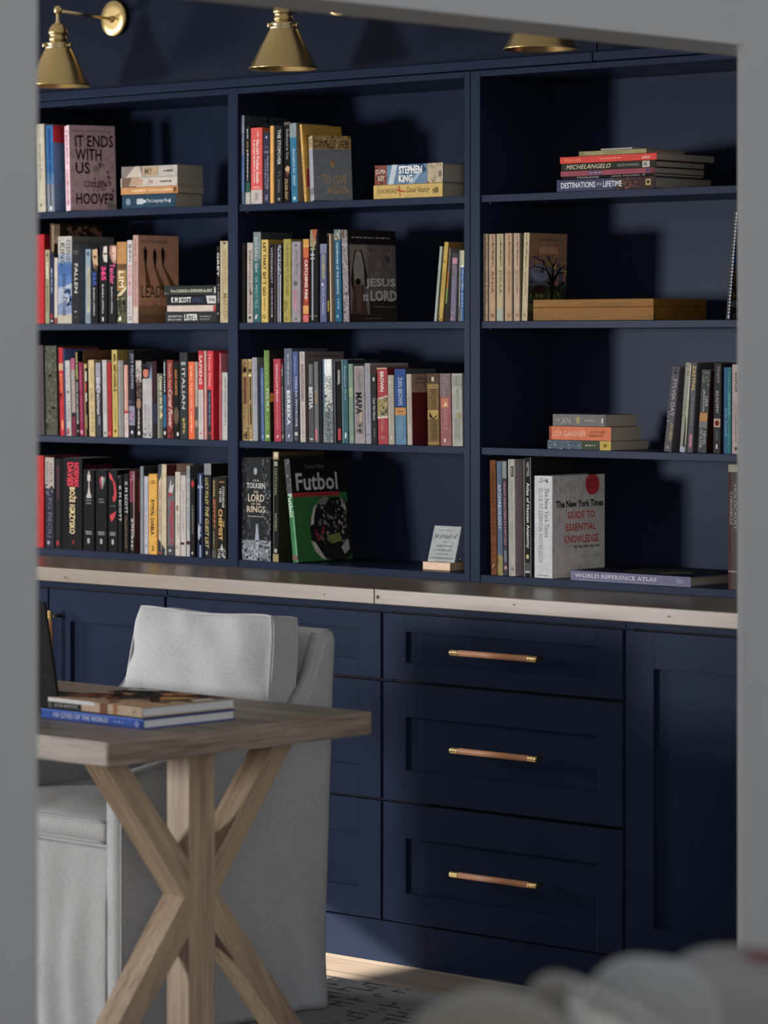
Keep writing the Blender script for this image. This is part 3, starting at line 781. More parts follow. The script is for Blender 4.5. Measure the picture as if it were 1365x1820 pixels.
FL(218, 315, 317, .105, 'b7aca0', 'cream paperback with a dark red word, third up in the small stack', [('p', [(0, .72), (1, .80), (1, .98), (0, .98)], '6b5344'), ('p', [(.1, .62), (.8, .60), (1, .8), (.1, .85)], 'a98a70'), ('t', 'Joy', .2, .8, .42, .52, '7c3748', 'i'), ('l', .38, .6, .1, .3, '4f4440')], yaw=2)
FL(221, 315, 297, .105, 'a9a39c', 'pale paperback on top of the small stack of four, grey block at its left', [('r', 0, 1, .62, 1, '77706b'), ('p', [(0, .62), (1, .68), (1, .75), (0, .92)], 'b5a898'), ('r', .1, .9, .34, .62, 'a98c6a'), ('t', 'MY', .25, .8, .44, .58, '55504a'), ('l', .38, .6, .08, .24, '55504a')], yaw=3)

# ------------------------------------------------ left bay, second shelf
GROUP = 'books on the second shelf of the left bay'; ZS = SH[1]
B(58, 79, 417, .15, 'b0121f', 'thick bright red book at the left end of the second shelf')
B(80.4, 88.2, 444, .13, '8f8a66', 'thin olive paperback right of the thick red book', [('r', 0, 1, .72, 1, '9c8e6a'), ('t', 'MWIT', .2, .75, .60, .82, 'd8d2b8'), ('l', .35, .6, .15, .52, '4f4c30'), ('c', .45, .93, .22, '4a4632')])
B(88.6, 96.2, 397, .19, '3f2d22', 'tall dark brown hardback rising behind its neighbours on the second shelf', [('r', 0, 1, .0, .70, '23233f'), ('r', .5, 1, .72, .98, '8a6f56'), ('l', .3, .6, .3, .55, '8c9abf'), ('r', .2, .7, .05, .10, '8f1f2c'), ('t', 'A', .2, .8, .012, .04, 'c8c8cc')], [('r', 0, .12, .80, .99, '94765a'), ('s', .2, .98, .84, .98, '6b4a36', 16, .06)], hard=1)
B(96.4, 102.6, 458, .12, 'b8aca2', 'thin white paperback with a red-brown foot beside the blue thick book', [('r', 0, 1, 0, .09, '7a3a2c')])
B(103.2, 128, 420, .165, '8f98a8', 'thick blue and cream hardback with tall dark letters down its spine',
  [('r', 0, 1, .80, 1, 'aaa59c'), ('r', 0, 1, .42, .70, '4a6ea4'), ('r', 0, 1, .55, .66, '3a5c94'), ('p', [(0, .40), (1, .46), (1, .30), (0, .22)], '9aa3b4'), ('p', [(0, .22), (1, .3), (1, .12), (0, .1)], '6f7fa0'), ('r', 0, 1, 0, .10, 'a9a08e'), ('e', .82, .25, .13, .055, 'c9c2a8'), ('s', .5, 1, .2, .4, '31507f', 14, .12),
   ('t', 'KING', .18, .48, .66, .93, '1f2c40', 's'), ('t', 'STEPHEN', .60, .88, .66, .96, '41526f', 's'), ('t', 'DREAMCATCHER', .34, .56, .08, .56, '1f2433', 's')], [('r', 0, 1, .0, 1, '5a5652'), ('h', 'STEPHEN KING', .05, .9, .88, .94, '2a2826', 's')], hard=1)
B(128.6, 142, 434, .14, '232326', 'black hardback with widely spaced white capitals beside the blue book', [('t', 'FALLEN', .30, .72, .38, .76, 'd6cfc4', 's'), ('m', .1, .8, .905, .915, '77736d'), ('m', .2, .7, .875, .885, '77736d'), ('r', .3, .6, .14, .16, '9c958c'), ('m', .2, .7, .08, .085, '68625a')], [('r', 0, 1, 0, 1, '3a4048')], hard=1)
B(151.8, 161.4, 443, .11, '7d8f9c', 'thin pale blue-grey paperback with a yellowish stripe', [('r', .4, .85, .15, .76, 'a59c7c'), ('l', .5, .75, .2, .7, '7f7758'), ('c', .5, .94, .3, '4d5f6e'), ('r', 0, 1, .02, .12, '6f7c88')])
B(162.2, 174.4, 440, .11, '15151a', 'black paperback with a tan face and blue letters on the spine', [('p', [(.15, .97), (.9, .98), (1, .75), (.75, .70), (.4, .74), (.2, .84)], 'b5936c'), ('r', .3, .8, .86, .89, '54402c'), ('p', [(.45, .78), (1, .76), (.9, .70), (.6, .69)], '4f3a2a'), ('t', '365', .2, .78, .50, .68, '3450a0', 'x'), ('t', 'BLANKA LIPIŃSKA', .32, .62, .1, .47, 'd8d4cc', '')])
B(176.2, 191.2, 436, .11, '121216', 'black paperback with a pale face and pink numerals on the spine', [('p', [(.55, .98), (.98, .99), (.98, .78), (.6, .79), (.45, .86)], 'b9b2a8'), ('r', .55, .95, .88, .90, '3a342e'), ('t', '365', .28, .85, .55, .73, 'dc2f78', 'x'), ('t', 'BLANKA LIPIŃSKA', .36, .62, .12, .5, 'cfcac4', ''), ('r', .4, .55, .03, .08, 'd6d2ca')])
B(192.2, 207.4, 435, .11, '131316', 'black paperback with a blond woman\'s face and pink script on the spine', [('p', [(.2, .99), (.98, .99), (.98, .76), (.5, .77), (.15, .88)], '9c6f62'), ('p', [(.5, .98), (.98, .97), (.95, .80), (.6, .80), (.45, .9)], 'c8a090'), ('e', .62, .89, .07, .01, '3a2420'), ('t', 'Tender', .22, .80, .50, .76, 'd04a88', 'b'), ('t', 'BLANKA LIPIŃSKA', .36, .60, .12, .46, 'cfcac4', '')])
B(208.2, 225.2, 430, .12, '4c4a34', 'camouflage olive paperback with an orange-brown top and cream letters', [('r', 0, 1, .66, 1, 'a9783c'), ('r', 0, 1, .66, .73, '5f4226'), ('r', 0, 1, .40, .66, '8d6c3c'), ('p', [(0, .34), (1, .46), (1, .42), (0, .28)], 'c5b488'), ('s', 0, 1, .02, .34, '2c3022', 26, .16), ('s', 0, 1, .02, .34, '7c7a58', 12, .12), ('t', 'LIM', .2, .75, .44, .64, 'd8c9a0'), ('r', .2, .45, .03, .08, 'd8d2c0')])
B(225.8, 235.4, 427, .12, 'bdb4b4', 'white paperback with grey and pink lettering left of the pinkish hardback', [('l', .3, .8, .74, .95, '6f6a70'), ('t', 'KOGEL MOGEL', .25, .78, .32, .70, 'c04a5c'), ('l', .3, .65, .10, .28, '94898c'), ('c', .5, .06, .3, '544c50'), ('c', .5, .06, .18, 'bdb4b4')])
B(236.2, 246, 418, .158, 'b08a80', 'pinkish-brown hardback whose cover shows three walking figures',
  [('t', 'LEADING WITH A LIMP', .25, .7, .20, .72, '6a4048', ''), ('r', 0, 1, 0, .18, 'b5a49a'), ('l', .3, .6, .76, .95, '8a5f58')],
  [('r', 0, 1, .0, 1, 'c48c6c'), ('r', 0, 1, 0, .1, '6f4f3c'), ('r', 0, 1, .1, .2, '85603f'), ('h', 'DAN B. ALLENDER', .05, .72, .915, .945, '3a2018', 's')] +
  [q for (x, y, dx) in ((.17, .80, .10), (.40, .78, .24), (.60, .80, .30)) for q in
   (('p', [(x - .015, y - .14), (x + .03, y - .14), (x + dx + .06, y - .40), (x + dx - .08, y - .40)], '6b431f'), ('e', x, y + .055, .022, .016, '221612'), ('p', [(x - .045, y + .03), (x - .02, y + .045), (x + .02, y + .045), (x + .05, y + .02), (x + .04, y - .05), (x + .02, y - .15), (x - .005, y - .15), (x - .035, y - .05)], '201512'))] +
  [('h', 'LEADING', .06, .95, .29, .43, '33201a', 's'), ('h', 'WITH A LIMP', .08, .95, .16, .26, '8d664c', 's')], hard=1, fk=1.9)
FL(294, 384, 554.5, .13, '26282a', 'black paperback with slanted white capitals, bottom of the dark stack', [('t', 'LISTER', .22, .80, .36, .62, 'dcd8d2', 'b'), ('l', .5, .7, .66, .95, '8c8884'), ('l', .2, .4, .68, .95, '8c8884'), ('l', .5, .65, .10, .32, '77746f'), ('l', .25, .4, .12, .32, '77746f')], base=SH[1])
FL(297, 383.5, 542, .13, 'b5a9a0', 'white paperback with a red end, second from the bottom of the dark stack', [('p', [(0, .0), (.55, .0), (.9, .44), (1, .46), (1, .0)], 'c2b7ae'), ('r', 0, .85, 0, .05, 'a61f2a'), ('r', .88, 1, 0, 1, '5a504a')])
FL(296, 384, 525.5, .13, '16171c', 'black paperback with bold white name and pale sticker, third up in the dark stack', [('t', 'K M SCOTT', .22, .82, .50, .90, 'dedad4', 'b'), ('t', 'FALL', .25, .78, .24, .46, '2f3f66'), ('p', [(.1, .0), (.1, .17), (.95, .20), (.95, .0)], 'b5b2ae'), ('l', .3, .7, .03, .14, '5a5856')])
FL(292, 384, 508, .13, '262b2a', 'greenish black paperback lying on top of the dark stack', [('p', [(.2, 1), (.2, .93), (.25, .93), (.25, 1)], '8c8e88'), ('t', 'From COURAGE to SURRENDER the BEAT', .3, .62, .07, .87, 'b9b29e'), ('r', .2, .8, .01, .03, 'd8d4cc')], [('e', .06, .9, .05, .09, 'b9a690')])
B(384.6, 390.4, 438, .12, '141416', 'black paperback with white capitals standing right of the dark stack', [('t', 'GREY', .25, .9, .60, .92, 'c9c5be', 'b'), ('t', 'E L JAMES', .35, .85, .26, .50, 'bcb8b0', ''), ('c', .5, .12, .3, '77736d')])
B(391, 405.5, 428.5, .12, 'a89a78', 'cream paperback with gold capitals at the right end of the second shelf', [('t', 'MANTO', .45, .9, .04, .36, '8d6f2c', 'b'), ('r', .35, .42, .1, .95, '8c7e5e'), ('l', .5, .75, .42, .9, '9c855a'), ('p', [(.3, .985), (.8, .985), (.55, .955)], '4a1f18')])

# ------------------------------------------------ left bay, third shelf
GROUP = 'books on the third shelf of the left bay'; ZS = SH[2]
B(64, 79.5, 614, .15, '4a4040', 'mauve-brown hardback at the left end of the third shelf', hard=1, tilt=-1.5)
B(82, 103, 615, .16, '47463c', 'thick grey-olive mottled hardback beside the mauve-brown one', [('s', 0, 1, 0, 1, '5a5a4e', 60, .10), ('s', 0, 1, 0, 1, '2e2e28', 40, .10), ('s', .3, .8, .1, .95, '7a786a', 14, .05)], hard=1, tilt=-1.5)
B(107.2, 115.2, 618, .14, 'b01c26', 'red paperback with orange flames on the third shelf', [('r', 0, 1, .74, .82, 'b58f6a'), ('t', 'K', .2, .8, .62, .70, 'd87838'), ('r', .3, .85, .48, .68, 'b8562c'), ('e', .6, .12, .2, .06, 'd88a5a'), ('s', 0, 1, .3, .6, '8c1420', 10, .2)], tilt=-2)
B(115.5, 118.0, 620, .13, '384468', 'thin dark blue book rising behind a white paperback', (), [('r', 0, 1, 0, 1, '36446e')], tilt=-2)
B(118.4, 127.2, 641, .12, 'aca6a4', 'white paperback with a red spot at its foot', [('c', .5, .58, .18, '3a3436'), ('t', 'THERE', .3, .75, .18, .48, '6a666c', ''), ('p', [(.1, .02), (.6, .02), (.6, .1), (.3, .1)], '9c1f28'), ('l', .3, .6, .62, .9, '8d888a')], tilt=-2)
B(128.8, 135.9, 637, .12, '9a8a82', 'thin paperback in three bands, pink, beige and wine red', [('r', 0, 1, .86, 1, 'a04868'), ('r', 0, 1, 0, .25, '6b1c36'), ('r', 0, 1, .25, .30, '201a1c'), ('s', .1, .9, .3, .85, '6f6660', 24, .12)], tilt=-2)
B(136.4, 141.6, 624, .13, '17171a', 'black narrow book with yellow and white capitals', [('t', 'DAVE RAMSEY', .2, .85, .66, .98, 'c8b468'), ('t', 'TOTAL MONEY MAKEOVER', .2, .8, .14, .64, 'd0ccc6', ''), ('c', .5, .06, .3, '8c8884')], tilt=-1.8)
B(142.2, 149.6, 644, .12, '80193c', 'wine red paperback with pale pink lettering', [('t', 'Colleen Hoover', .25, .75, .62, .93, 'b05a80', ''), ('l', .35, .65, .2, .55, 'a04870'), ('r', .2, .75, .03, .08, 'c07f98')], tilt=-1.8)
B(149.9, 151.4, 622, .13, '3a2a20', 'thin dark brown book with brown cover showing above its neighbours', (), [('r', 0, 1, 0, 1, '4a3020'), ('h', 'MOON NIGHT', .1, .9, .865, .92, '2a1c14')], tilt=-1.6)
B(151.8, 157.2, 647, .12, '1a1818', 'thin spine banded black, white, red and yellow', [('r', 0, .25, 0, 1, 'b5805a'), ('r', .4, .8, .76, .9, 'bdb8b0'), ('r', .4, .8, .62, .74, '96262c'), ('r', .4, .8, .48, .6, 'bdb8b0'), ('r', .4, .8, .1, .3, '7c7448'), ('r', 0, 1, .94, 1, 'b09060')], tilt=-1.6)
B(158.8, 169.6, 640, .12, 'b79f70', 'cream-yellow paperback with dark spaced capitals', [('t', 'O NIC', .35, .72, .46, .64, '4a3c24', 's'), ('t', 'PYTAJ', .35, .72, .06, .32, '4a3c24', 's'), ('t', 'nie', .4, .6, .36, .42, '7c6840', ''), ('l', .5, .7, .7, .9, '94804e')], tilt=-1.5)
B(172, 180.8, 645, .12, '34363f', 'lilac-grey over navy paperback with white lettering', [('r', 0, 1, .62, 1, '8a8492'), ('s', 0, 1, .5, .72, '5f5c6c', 16, .2), ('t', 'Sich Tochman', .2, .8, .30, .80, 'c8c5c8'), ('r', .4, .8, .16, .28, '6a6d76')], tilt=-1.5)
B(183.2, 191.4, 640, .12, 'aaa3a4', 'white paperback with grey letters left of a plain red book', [('t', 'CATHEDRAL', .45, .75, .3, .55, '6a666a', ''), ('l', .35, .6, .58, .85, '8a8486'), ('c', .5, .05, .2, '55505a')], tilt=-1.3)
B(192, 199.6, 644, .12, '9a1a1f', 'plain red paperback left of the yellow one', [('s', .2, .8, .1, .9, '7a1216', 30, .1), ('r', .2, .6, .03, .07, 'c05a50')], tilt=-1.3)
B(200.4, 210.3, 622, .13, 'b39a48', 'tall yellow paperback with black capitals on the third shelf', [('t', 'MR. IMPOSSIBLE', .3, .8, .52, .95, '222018', 'x'), ('t', 'COBEN', .4, .7, .12, .34, '3a3420', ''), ('e', .5, .07, .15, .02, '2a2618'), ('l', .4, .55, .36, .5, '8c7a3a')], tilt=-1.2)
B(210.8, 220.4, 640.5, .12, '86827e', 'plain grey paperback right of the yellow one', [('r', .45, .6, 0, 1, '6a6662'), ('r', .6, 1, 0, 1, '777470')], tilt=-1)
B(221.8, 228.6, 649, .12, 'c08a7c', 'salmon paperback with a white lower third', [('r', 0, 1, 0, .34, 'b9b0aa'), ('r', 0, 1, .33, .37, 'a8303a'), ('t', 'KRYMINAL', .3, .75, .06, .3, 'a85058', ''), ('r', .1, .4, .4, .96, 'd0a898')], tilt=-1)
B(230, 240.4, 622.5, .15, '1d1e2a', 'tall black book with a bluish-white foot and pale capitals', [('r', 0, 1, .14, .36, '7f7c8e'), ('s', 0, 1, .14, .42, '565a78', 18, .2), ('t', 'JOY FIELDING', .3, .85, .56, .96, 'a8a4b4', ''), ('l', .3, .7, .18, .3, 'a86a88'), ('e', .5, .06, .16, .02, 'c8c8cc')], [('r', 0, 1, .0, 1, '15151a')], hard=1, tilt=-1)
B(242.4, 252.6, 641, .12, '3a2a26', 'white-topped paperback with brown face and black foot', [('r', 0, 1, .72, 1, 'a29a90'), ('s', 0, 1, .5, .95, '5a5040', 26, .2), ('r', 0, 1, 0, .4, '1c1616'), ('e', .5, .44, .4, .07, '8c6a54'), ('l', .35, .6, .1, .36, 'b5aca4'), ('e', .5, .06, .2, .025, 'c8c4be')], tilt=-.8)
B(254.2, 271, 643.5, .12, 'a09a9a', 'thick grey-white paperback with an orange face at its top', [('r', 0, 1, .78, 1, '2a2630'), ('e', .35, .86, .28, .07, 'b5684c'), ('p', [(.65, .78), (1, .78), (1, .96)], '6c7c98'), ('s', 0, .7, .9, 1, '1a161a', 12, .15), ('r', 0, 1, 0, .77, 'a09a9a'), ('t', 'STOKROTKI W SNIEGU', .5, .75, .12, .44, '67626a', ''), ('l', .2, .38, .1, .44, '77727a'), ('s', 0, 1, 0, .08, '3a3638', 16, .08)], tilt=-.6)
B(272, 279.4, 642, .12, '241418', 'dark maroon paperback between grey-white and pale olive books', [('r', 0, 1, .55, 1, '301018'), ('r', 0, 1, .2, .45, '22283c')], tilt=-.6)
B(280.4, 289.8, 664, .12, '55564a', 'short olive-grey paperback with cream letters', [('r', 0, .35, 0, 1, '7a7c6c'), ('t', 'Cream in the Bronx', .45, .95, .3, .96, 'cfc6a0', 'b'), ('e', .75, .36, .25, .03, 'c8b078')], tilt=-.6)
B(290.4, 296.4, 640, .12, '15161c', 'narrow dark book with white print and a blue block', [('l', .3, .7, .58, .97, 'b5b8bc'), ('r', 0, 1, .14, .56, '1f5478'), ('s', 0, 1, .14, .56, '17405f', 20, .2), ('e', .5, .07, .3, .025, 'c0bdb8')], tilt=-.6)
B(296.9, 308, 640, .12, '7a2c26', 'red-brown paperback with white script', [('t', 'Danielle Steel', .3, .75, .64, .95, 'c89a80', ''), ('t', 'Carnal Flower', .3, .9, .14, .62, 'd8ccc0', 'i'), ('s', 0, 1, 0, .15, '5a1a16', 10, .2)], tilt=-.5)
B(308.6, 319, 643, .12, '15120f', 'black paperback with orange capitals and a brown patch', [('t', 'ALEX HUNTER', .3, .65, .56, .9, 'c8782c'), ('e', .5, .3, .45, .11, '5a4634'), ('e', .75, .06, .18, .025, 'c8c8c8')], tilt=-.5)
B(319.6, 334.4, 626.5, .14, '2a2c2e', 'dark grey paperback with widely spaced white capitals', [('t', 'ITALIAN', .32, .68, .34, .82, 'c8c8c6', 's'), ('r', .2, .75, .855, .89, '8c8e8e'), ('l', .35, .7, .06, .24, '94853c')], tilt=-.5)
B(335.2, 346.4, 643, .12, 'd0582c', 'bright orange paperback with pale print', [('t', 'FLASH FIRES', .3, .65, .40, .72, 'd8a888', ''), ('l', .35, .6, .1, .36, 'dca080'), ('l', .35, .6, .75, .95, 'dca080')], tilt=-.4)
B(346.8, 352.4, 643, .12, '9a8a7e', 'narrow beige paperback with a dark foot right of the orange one', [('r', 0, 1, 0, .42, '4a4240'), ('e', .5, .2, .4, .05, '94806a')], tilt=-.4)
B(353, 362, 623.5, .14, 'b0222c', 'tall book, red above and white below, with white capitals', [('r', 0, 1, 0, .56, 'b0a6a4'), ('t', 'SAPIENS', .2, .8, .62, .95, 'd8cac4', 's'), ('t', 'Yuval Noah Harari', .35, .7, .16, .52, '94888a', ''), ('e', .5, .07, .15, .015, 'b05060')], tilt=-.4)
B(362.4, 368.6, 623.5, .14, 'b0988a', 'narrow cream book with red edges between two tall red books', [('r', 0, .25, 0, 1, 'a02830'), ('r', .75, 1, 0, 1, 'a04a48')], tilt=-.4)
B(369.4, 380, 623.5, .14, 'c02430', 'tall book, red above and navy below, with a red right edge', [('r', 0, .62, .10, .56, '1d2236'), ('r', 0, .62, 0, .10, '2a2a2c'), ('t', 'Homo Deus', .22, .62, .60, .96, 'd8b0a8', 's'), ('t', 'Yuval Noah Harari', .2, .5, .16, .53, '8f9cb4', ''), ('e', .35, .07, .12, .015, 'a82c3c')], tilt=-.4)
B(389.6, 393.4, 628, .12, 'a8505c', 'tall pink book behind the short white paperback', [('r', .4, .6, 0, 1, 'b8626c')], [('r', 0, 1, 0, 1, 'b8626c')])
B(394.6, 404.6, 662, .12, 'a9a6a4', 'short white paperback at the right end of the third shelf', [('l', .5, .75, .2, .93, '5c5c60'), ('r', .3, .36, .05, .95, '94918f')])

# ------------------------------------------------ left bay, bottom shelf
GROUP = 'books on the bottom shelf of the left bay'; ZS = ZB
B(58, 78, 810, .15, 'b01c1c', 'thick red book at the left end of the bottom shelf', [('e', .6, .5, .08, .02, '7a1010')])
B(80.4, 96.2, 813, .16, '2a2836', 'hardback, cream above and purple-black below', [('r', 0, 1, .66, 1, 'a09488'), ('s', 0, 1, .58, .7, '6a6470', 20, .15), ('t', 'PATRICK', .48, .85, .72, .93, '3c3a3e', ''), ('t', 'SUSKIND', .12, .38, .70, .95, '4a484c', ''), ('t', 'PO PIECIU', .3, .75, .12, .55, '6a6270', ''), ('c', .4, .06, .15, '94909a')], [('r', 0, 1, 0, 1, '2a2a2c')], hard=1)
B(98, 107.6, 816, .17, '201b1e', 'dark grey hardback with faint red print', [('l', .35, .7, .55, .92, '5c2a30'), ('e', .5, .06, .25, .03, 'a0202c')], [('r', 0, 1, 0, 1, '1c1e20'), ('r', 0, .14, 0, 1, '3c4042')], hard=1)  # lighter strip by the spine is a sheen painted into the cover colour
B(111.4, 146.4, 814, .125, '151416', 'very thick black book with two red lines and big cream capitals', [('t', 'NORMAN', .56, .84, .69, .95, 'd02840', 'x'), ('t', 'DAVIES', .24, .54, .69, .95, 'd02840', 'x'), ('t', 'BOŻE IGRZYSKO', .36, .72, .17, .68, 'e0c48c', 'b'), ('r', .5, .6, .06, .1, '8c1c24')], [('h', 'DAVIES', .1, .95, .86, .93, '4c1018')])
B(148, 168, 835, .12, '131316', 'black paperback with a white chess king on the spine', [('p', [(.30, .65), (.72, .65), (.72, .68), (.62, .71), (.56, .78), (.54, .87), (.48, .87), (.46, .78), (.40, .71), (.30, .68)], 'b3a8a0'), ('r', .36, .66, .865, .88, 'b3a8a0'), ('p', [(.40, .88), (.62, .88), (.66, .94), (.36, .94)], 'b3a8a0'), ('r', .485, .535, .93, .99, 'b3a8a0'), ('r', .44, .58, .955, .968, 'b3a8a0'), ('m', .25, .75, .615, .63, '77706c'), ('m', .3, .7, .575, .595, '77706c'), ('m', .2, .8, .225, .24, '948c88'), ('m', .25, .8, .20, .215, '948c88'), ('r', .4, .6, .09, .15, 'a8a29c')])
B(170, 190.6, 835, .12, '121215', 'black paperback with a red and white tulip on the spine', [('e', .52, .86, .20, .06, '8c2c40'), ('e', .60, .87, .10, .05, 'b09a98'), ('p', [(.5, .84), (.85, .92), (.8, .86), (.6, .76), (.5, .78)], '788070'), ('e', .48, .79, .1, .025, '7a1c34'), ('m', .3, .7, .63, .645, '77706c'), ('m', .28, .75, .595, .61, '77706c'), ('m', .2, .8, .225, .24, '948c88'), ('m', .25, .8, .20, .215, '948c88'), ('r', .42, .6, .09, .15, 'a8a29c')])
B(192.4, 209, 835, .12, '131214', 'black paperback with a twisting red ribbon on the spine', [('p', [(.1, .97), (.4, .93), (.5, .86), (.25, .88), (.12, .91)], 'c03a3c'), ('p', [(.45, .90), (.75, .84), (.92, .72), (.85, .64), (.6, .60), (.45, .66), (.65, .70), (.6, .80)], 'b5333a'), ('p', [(.15, .44), (.85, .50), (.7, .42), (.35, .36)], 'b5333a'), ('m', .3, .75, .55, .565, '4f5a50'), ('m', .2, .8, .225, .24, '948c88'), ('m', .2, .8, .20, .215, '948c88'), ('r', .4, .62, .09, .15, 'a8a29c')])
B(209.6, 217.6, 845, .12, '131315', 'black narrow book with a white name high on its spine', [('t', 'K M SCOTT', .25, .78, .40, .86, 'c4c0ba', ''), ('r', .1, .3, .97, .995, '77736d')])
B(219.6, 229.2, 843, .12, '141416', 'black book with a white name and gold words below it', [('t', 'K M SCOTT', .25, .75, .50, .90, 'cac6c0', ''), ('t', 'FALLEN IN LOVE', .3, .65, .06, .46, '8c6a48', '')])
B(230.6, 240, 837, .14, '1a1416', 'book, wine pink above and black below, with a pale line', [('r', 0, 1, .62, 1, '6a2c38'), ('s', .1, .9, .88, .99, 'a07078', 14, .15), ('r', .75, .9, .2, .98, '947c80'), ('l', .3, .75, .04, .42, 'a39a92')], [('r', 0, 1, 0, 1, '3a1c18'), ('r', .1, 1, .5, .9, '6a3420')])
B(249, 255.4, 829, .14, '6f777c', 'tall thin blue-grey book left of two short ones', [('s', .2, .9, .1, .9, '858c90', 12, .2)], [('r', 0, 1, 0, 1, '1c1a1c'), ('r', .5, 1, .8, 1, '4a3230')])
B(256, 263.8, 846.5, .12, 'a49ea8', 'lilac-white paperback with a pale blue block, left of the amber one', [('r', .3, .8, .55, .88, '8c94a4'), ('l', .35, .6, .2, .5, '868090'), ('c', .5, .1, .2, '77717c')])
B(264.2, 279.4, 842.5, .12, 'c8922c', 'amber yellow paperback with black capitals and a numeral 2', [('t', 'RYWAL DIABŁA', .25, .68, .24, .68, '1d1810', 'x'), ('h', '2', .33, .68, .045, .105, '1d1810', 'b'), ('m', .3, .75, .905, .92, '5a4418'), ('m', .25, .8, .88, .893, '5a4418')])
B(281.4, 296.2, 825.5, .13, 'b0a082', 'tall cream paperback with dark slanting wedges at its ends', [('p', [(0, 1), (.45, 1), (.4, .88), (0, .80)], '3a3c48'), ('p', [(0, .0), (.8, .0), (.85, .06), (0, .18)], '2c2c38'), ('p', [(0, .02), (.4, .0), (.3, .04)], 'a0482c'), ('l', .12, .26, .22, .75, '77694c'), ('r', .35, .42, .05, .9, '9c8c6e')], [('r', 0, 1, 0, 1, '3a1418'), ('r', .3, .8, .8, 1, '8c6a58')])
B(297.2, 310.4, 846.5, .12, '5c5a5c', 'grey paperback with a white flame and crimson block letters', [('r', 0, 1, .74, 1, '4c4c50'), ('p', [(.2, .80), (.5, .97), (.55, .88), (.95, .90), (.7, .78)], 'a8a2a2'), ('e', .4, .77, .25, .025, '9c2438'), ('t', 'PENSJONAT', .25, .92, .13, .68, '9c1c38', 'x'), ('r', 0, 1, 0, .12, '3c3c40'), ('e', .4, .06, .2, .018, 'a09c9c')])
B(311.2, 320.6, 839, .12, 'b0a698', 'cream paperback with thin dark lettering, first of a pale pair', [('t', 'LISY', .3, .6, .76, .9, '77705f', ''), ('r', .25, .6, .54, .6, '6a5a34'), ('t', 'SZCZEPAN', .4, .8, .26, .48, '8c8474', 'i'), ('e', .3, .1, .12, .02, '8c8474')])
B(321, 330.8, 845, .12, 'aaa29c', 'whitish paperback with black block near its foot, second of a pale pair', [('l', .35, .6, .3, .82, '8a8480'), ('r', 0, .7, .14, .17, '25201e')])
B(331.6, 337.8, 827.5, .14, '97999c', 'tall pale grey book, lighter below its top block', [('r', 0, 1, .86, 1, '7c8284'), ('l', .4, .7, .3, .82, '6c7074'), ('r', 0, 1, .13, .17, '3a1c20')], [('r', 0, 1, 0, 1, '2a2c30')])
B(338.6, 346.4, 850.5, .12, '1a1718', 'black short book with a red mark near its top', [('e', .5, .93, .3, .045, 'a81c24'), ('t', 'CEREMONY', .3, .75, .28, .66, '807a74', ''), ('r', .3, .6, .03, .06, 'c0bcb4')])
B(350.6, 361.4, 841, .12, '1d2748', 'glossy navy paperback with a bright stripe', [('r', .42, .62, .0, .98, '8c94a8'), ('r', .1, .9, .82, .85, '7c8cac'), ('s', 0, 1, .1, .4, '10162c', 16, .2), ('e', .3, .3, .15, .1, 'a0a4ac')])
B(363, 375.4, 824, .13, '1a1b1e', 'tall black book with a grey top and yellow capitals', [('r', 0, 1, .88, 1, '74777a'), ('t', 'LUCY FOLEY', .15, .6, .56, .85, 'c0ac60', 'i'), ('t', 'THE GUEST LIST', .15, .65, .10, .54, 'c9b468', 'i'), ('e', .4, .05, .15, .02, '8c8a80')])
B(377, 384.4, 849, .12, '2a2620', 'narrow dark book with orange and cream words', [('t', 'DARIA', .3, .7, .76, .96, 'b59c5c'), ('t', 'JEFFREY', .15, .85, .36, .74, 'b0603c'), ('l', .35, .6, .12, .33, '8c7a4c'), ('r', 0, 1, 0, .1, '4a4644')], [('r', 0, 1, 0, 1, '6f5a30')])
B(386, 403.2, 847, .12, '141210', 'black paperback with amber capitals and white flower at its foot', [('t', 'CHEMIST', .15, .55, .22, .60, 'd09c50', 'b'), ('t', 'THE', .6, .75, .38, .46, 'b08a50'), ('t', 'STEPHENIE', .52, .76, .62, .88, 'c4beb4', ''), ('t', 'MEYER', .22, .45, .68, .85, 'c4beb4', ''), ('m', .2, .8, .925, .94, 'a0662c'), ('s', .1, .9, .0, .12, 'a8a6a2', 30, .14), ('p', [(.3, .1), (.5, .18), (.7, .1)], 'a8a6a2')])
# ------------------------------------------------ middle bay, top shelf
GROUP = 'books on the top shelf of the middle bay'; ZS = SH[0]
B(425.5, 434.6, 205.5, .165, '5f7090', 'tall blue-grey book at the left end of the middle bay\'s top shelf', [('r', 0, 1, .80, 1, '7c8696'), ('r', 0, 1, .15, .55, '4a6ea4'), ('l', .35, .65, .55, .9, 'a0acbc'), ('t', 'Nursing Diagnosis', .35, .75, .15, .5, '98a8c4', '')], [('r', 0, 1, 0, 1, '262a2e'), ('s', .1, .9, .85, .99, '343c54', 14, .06)], hard=1)
B(436.2, 445, 224, .13, '17181a', 'thin black book with a white label at its foot', [('r', 0, 1, 0, .15, 'a8a29c'), ('r', .1, .95, .15, .28, '1f5048'), ('l', .3, .6, .3, .70, 'a8a8a0'), ('t', 'BATES', .3, .6, .72, .80, 'b8a050', ''), ('l', .3, .6, .84, .96, 'a8a8a0')])
B(445.8, 466.6, 227, .13, 'cc4a44', 'salmon red pocket guide with a pale block at its foot', [('r', 0, 1, 0, .185, 'aca49c'), ('r', .4, .6, .06, .14, '8a847e'), ('m', .3, .7, .05, .055, '5a5652'), ('t', "Nurse's Pocket Guide", .48, .75, .27, .84, 'e0cfc8', 'b'), ('l', .22, .38, .28, .84, 'd8a8a0'), ('l', .55, .68, .86, .95, 'd8a8a0'), ('r', .2, .8, .2, .235, 'd07870')], [('r', 0, 1, 0, 1, '7a3a22')])
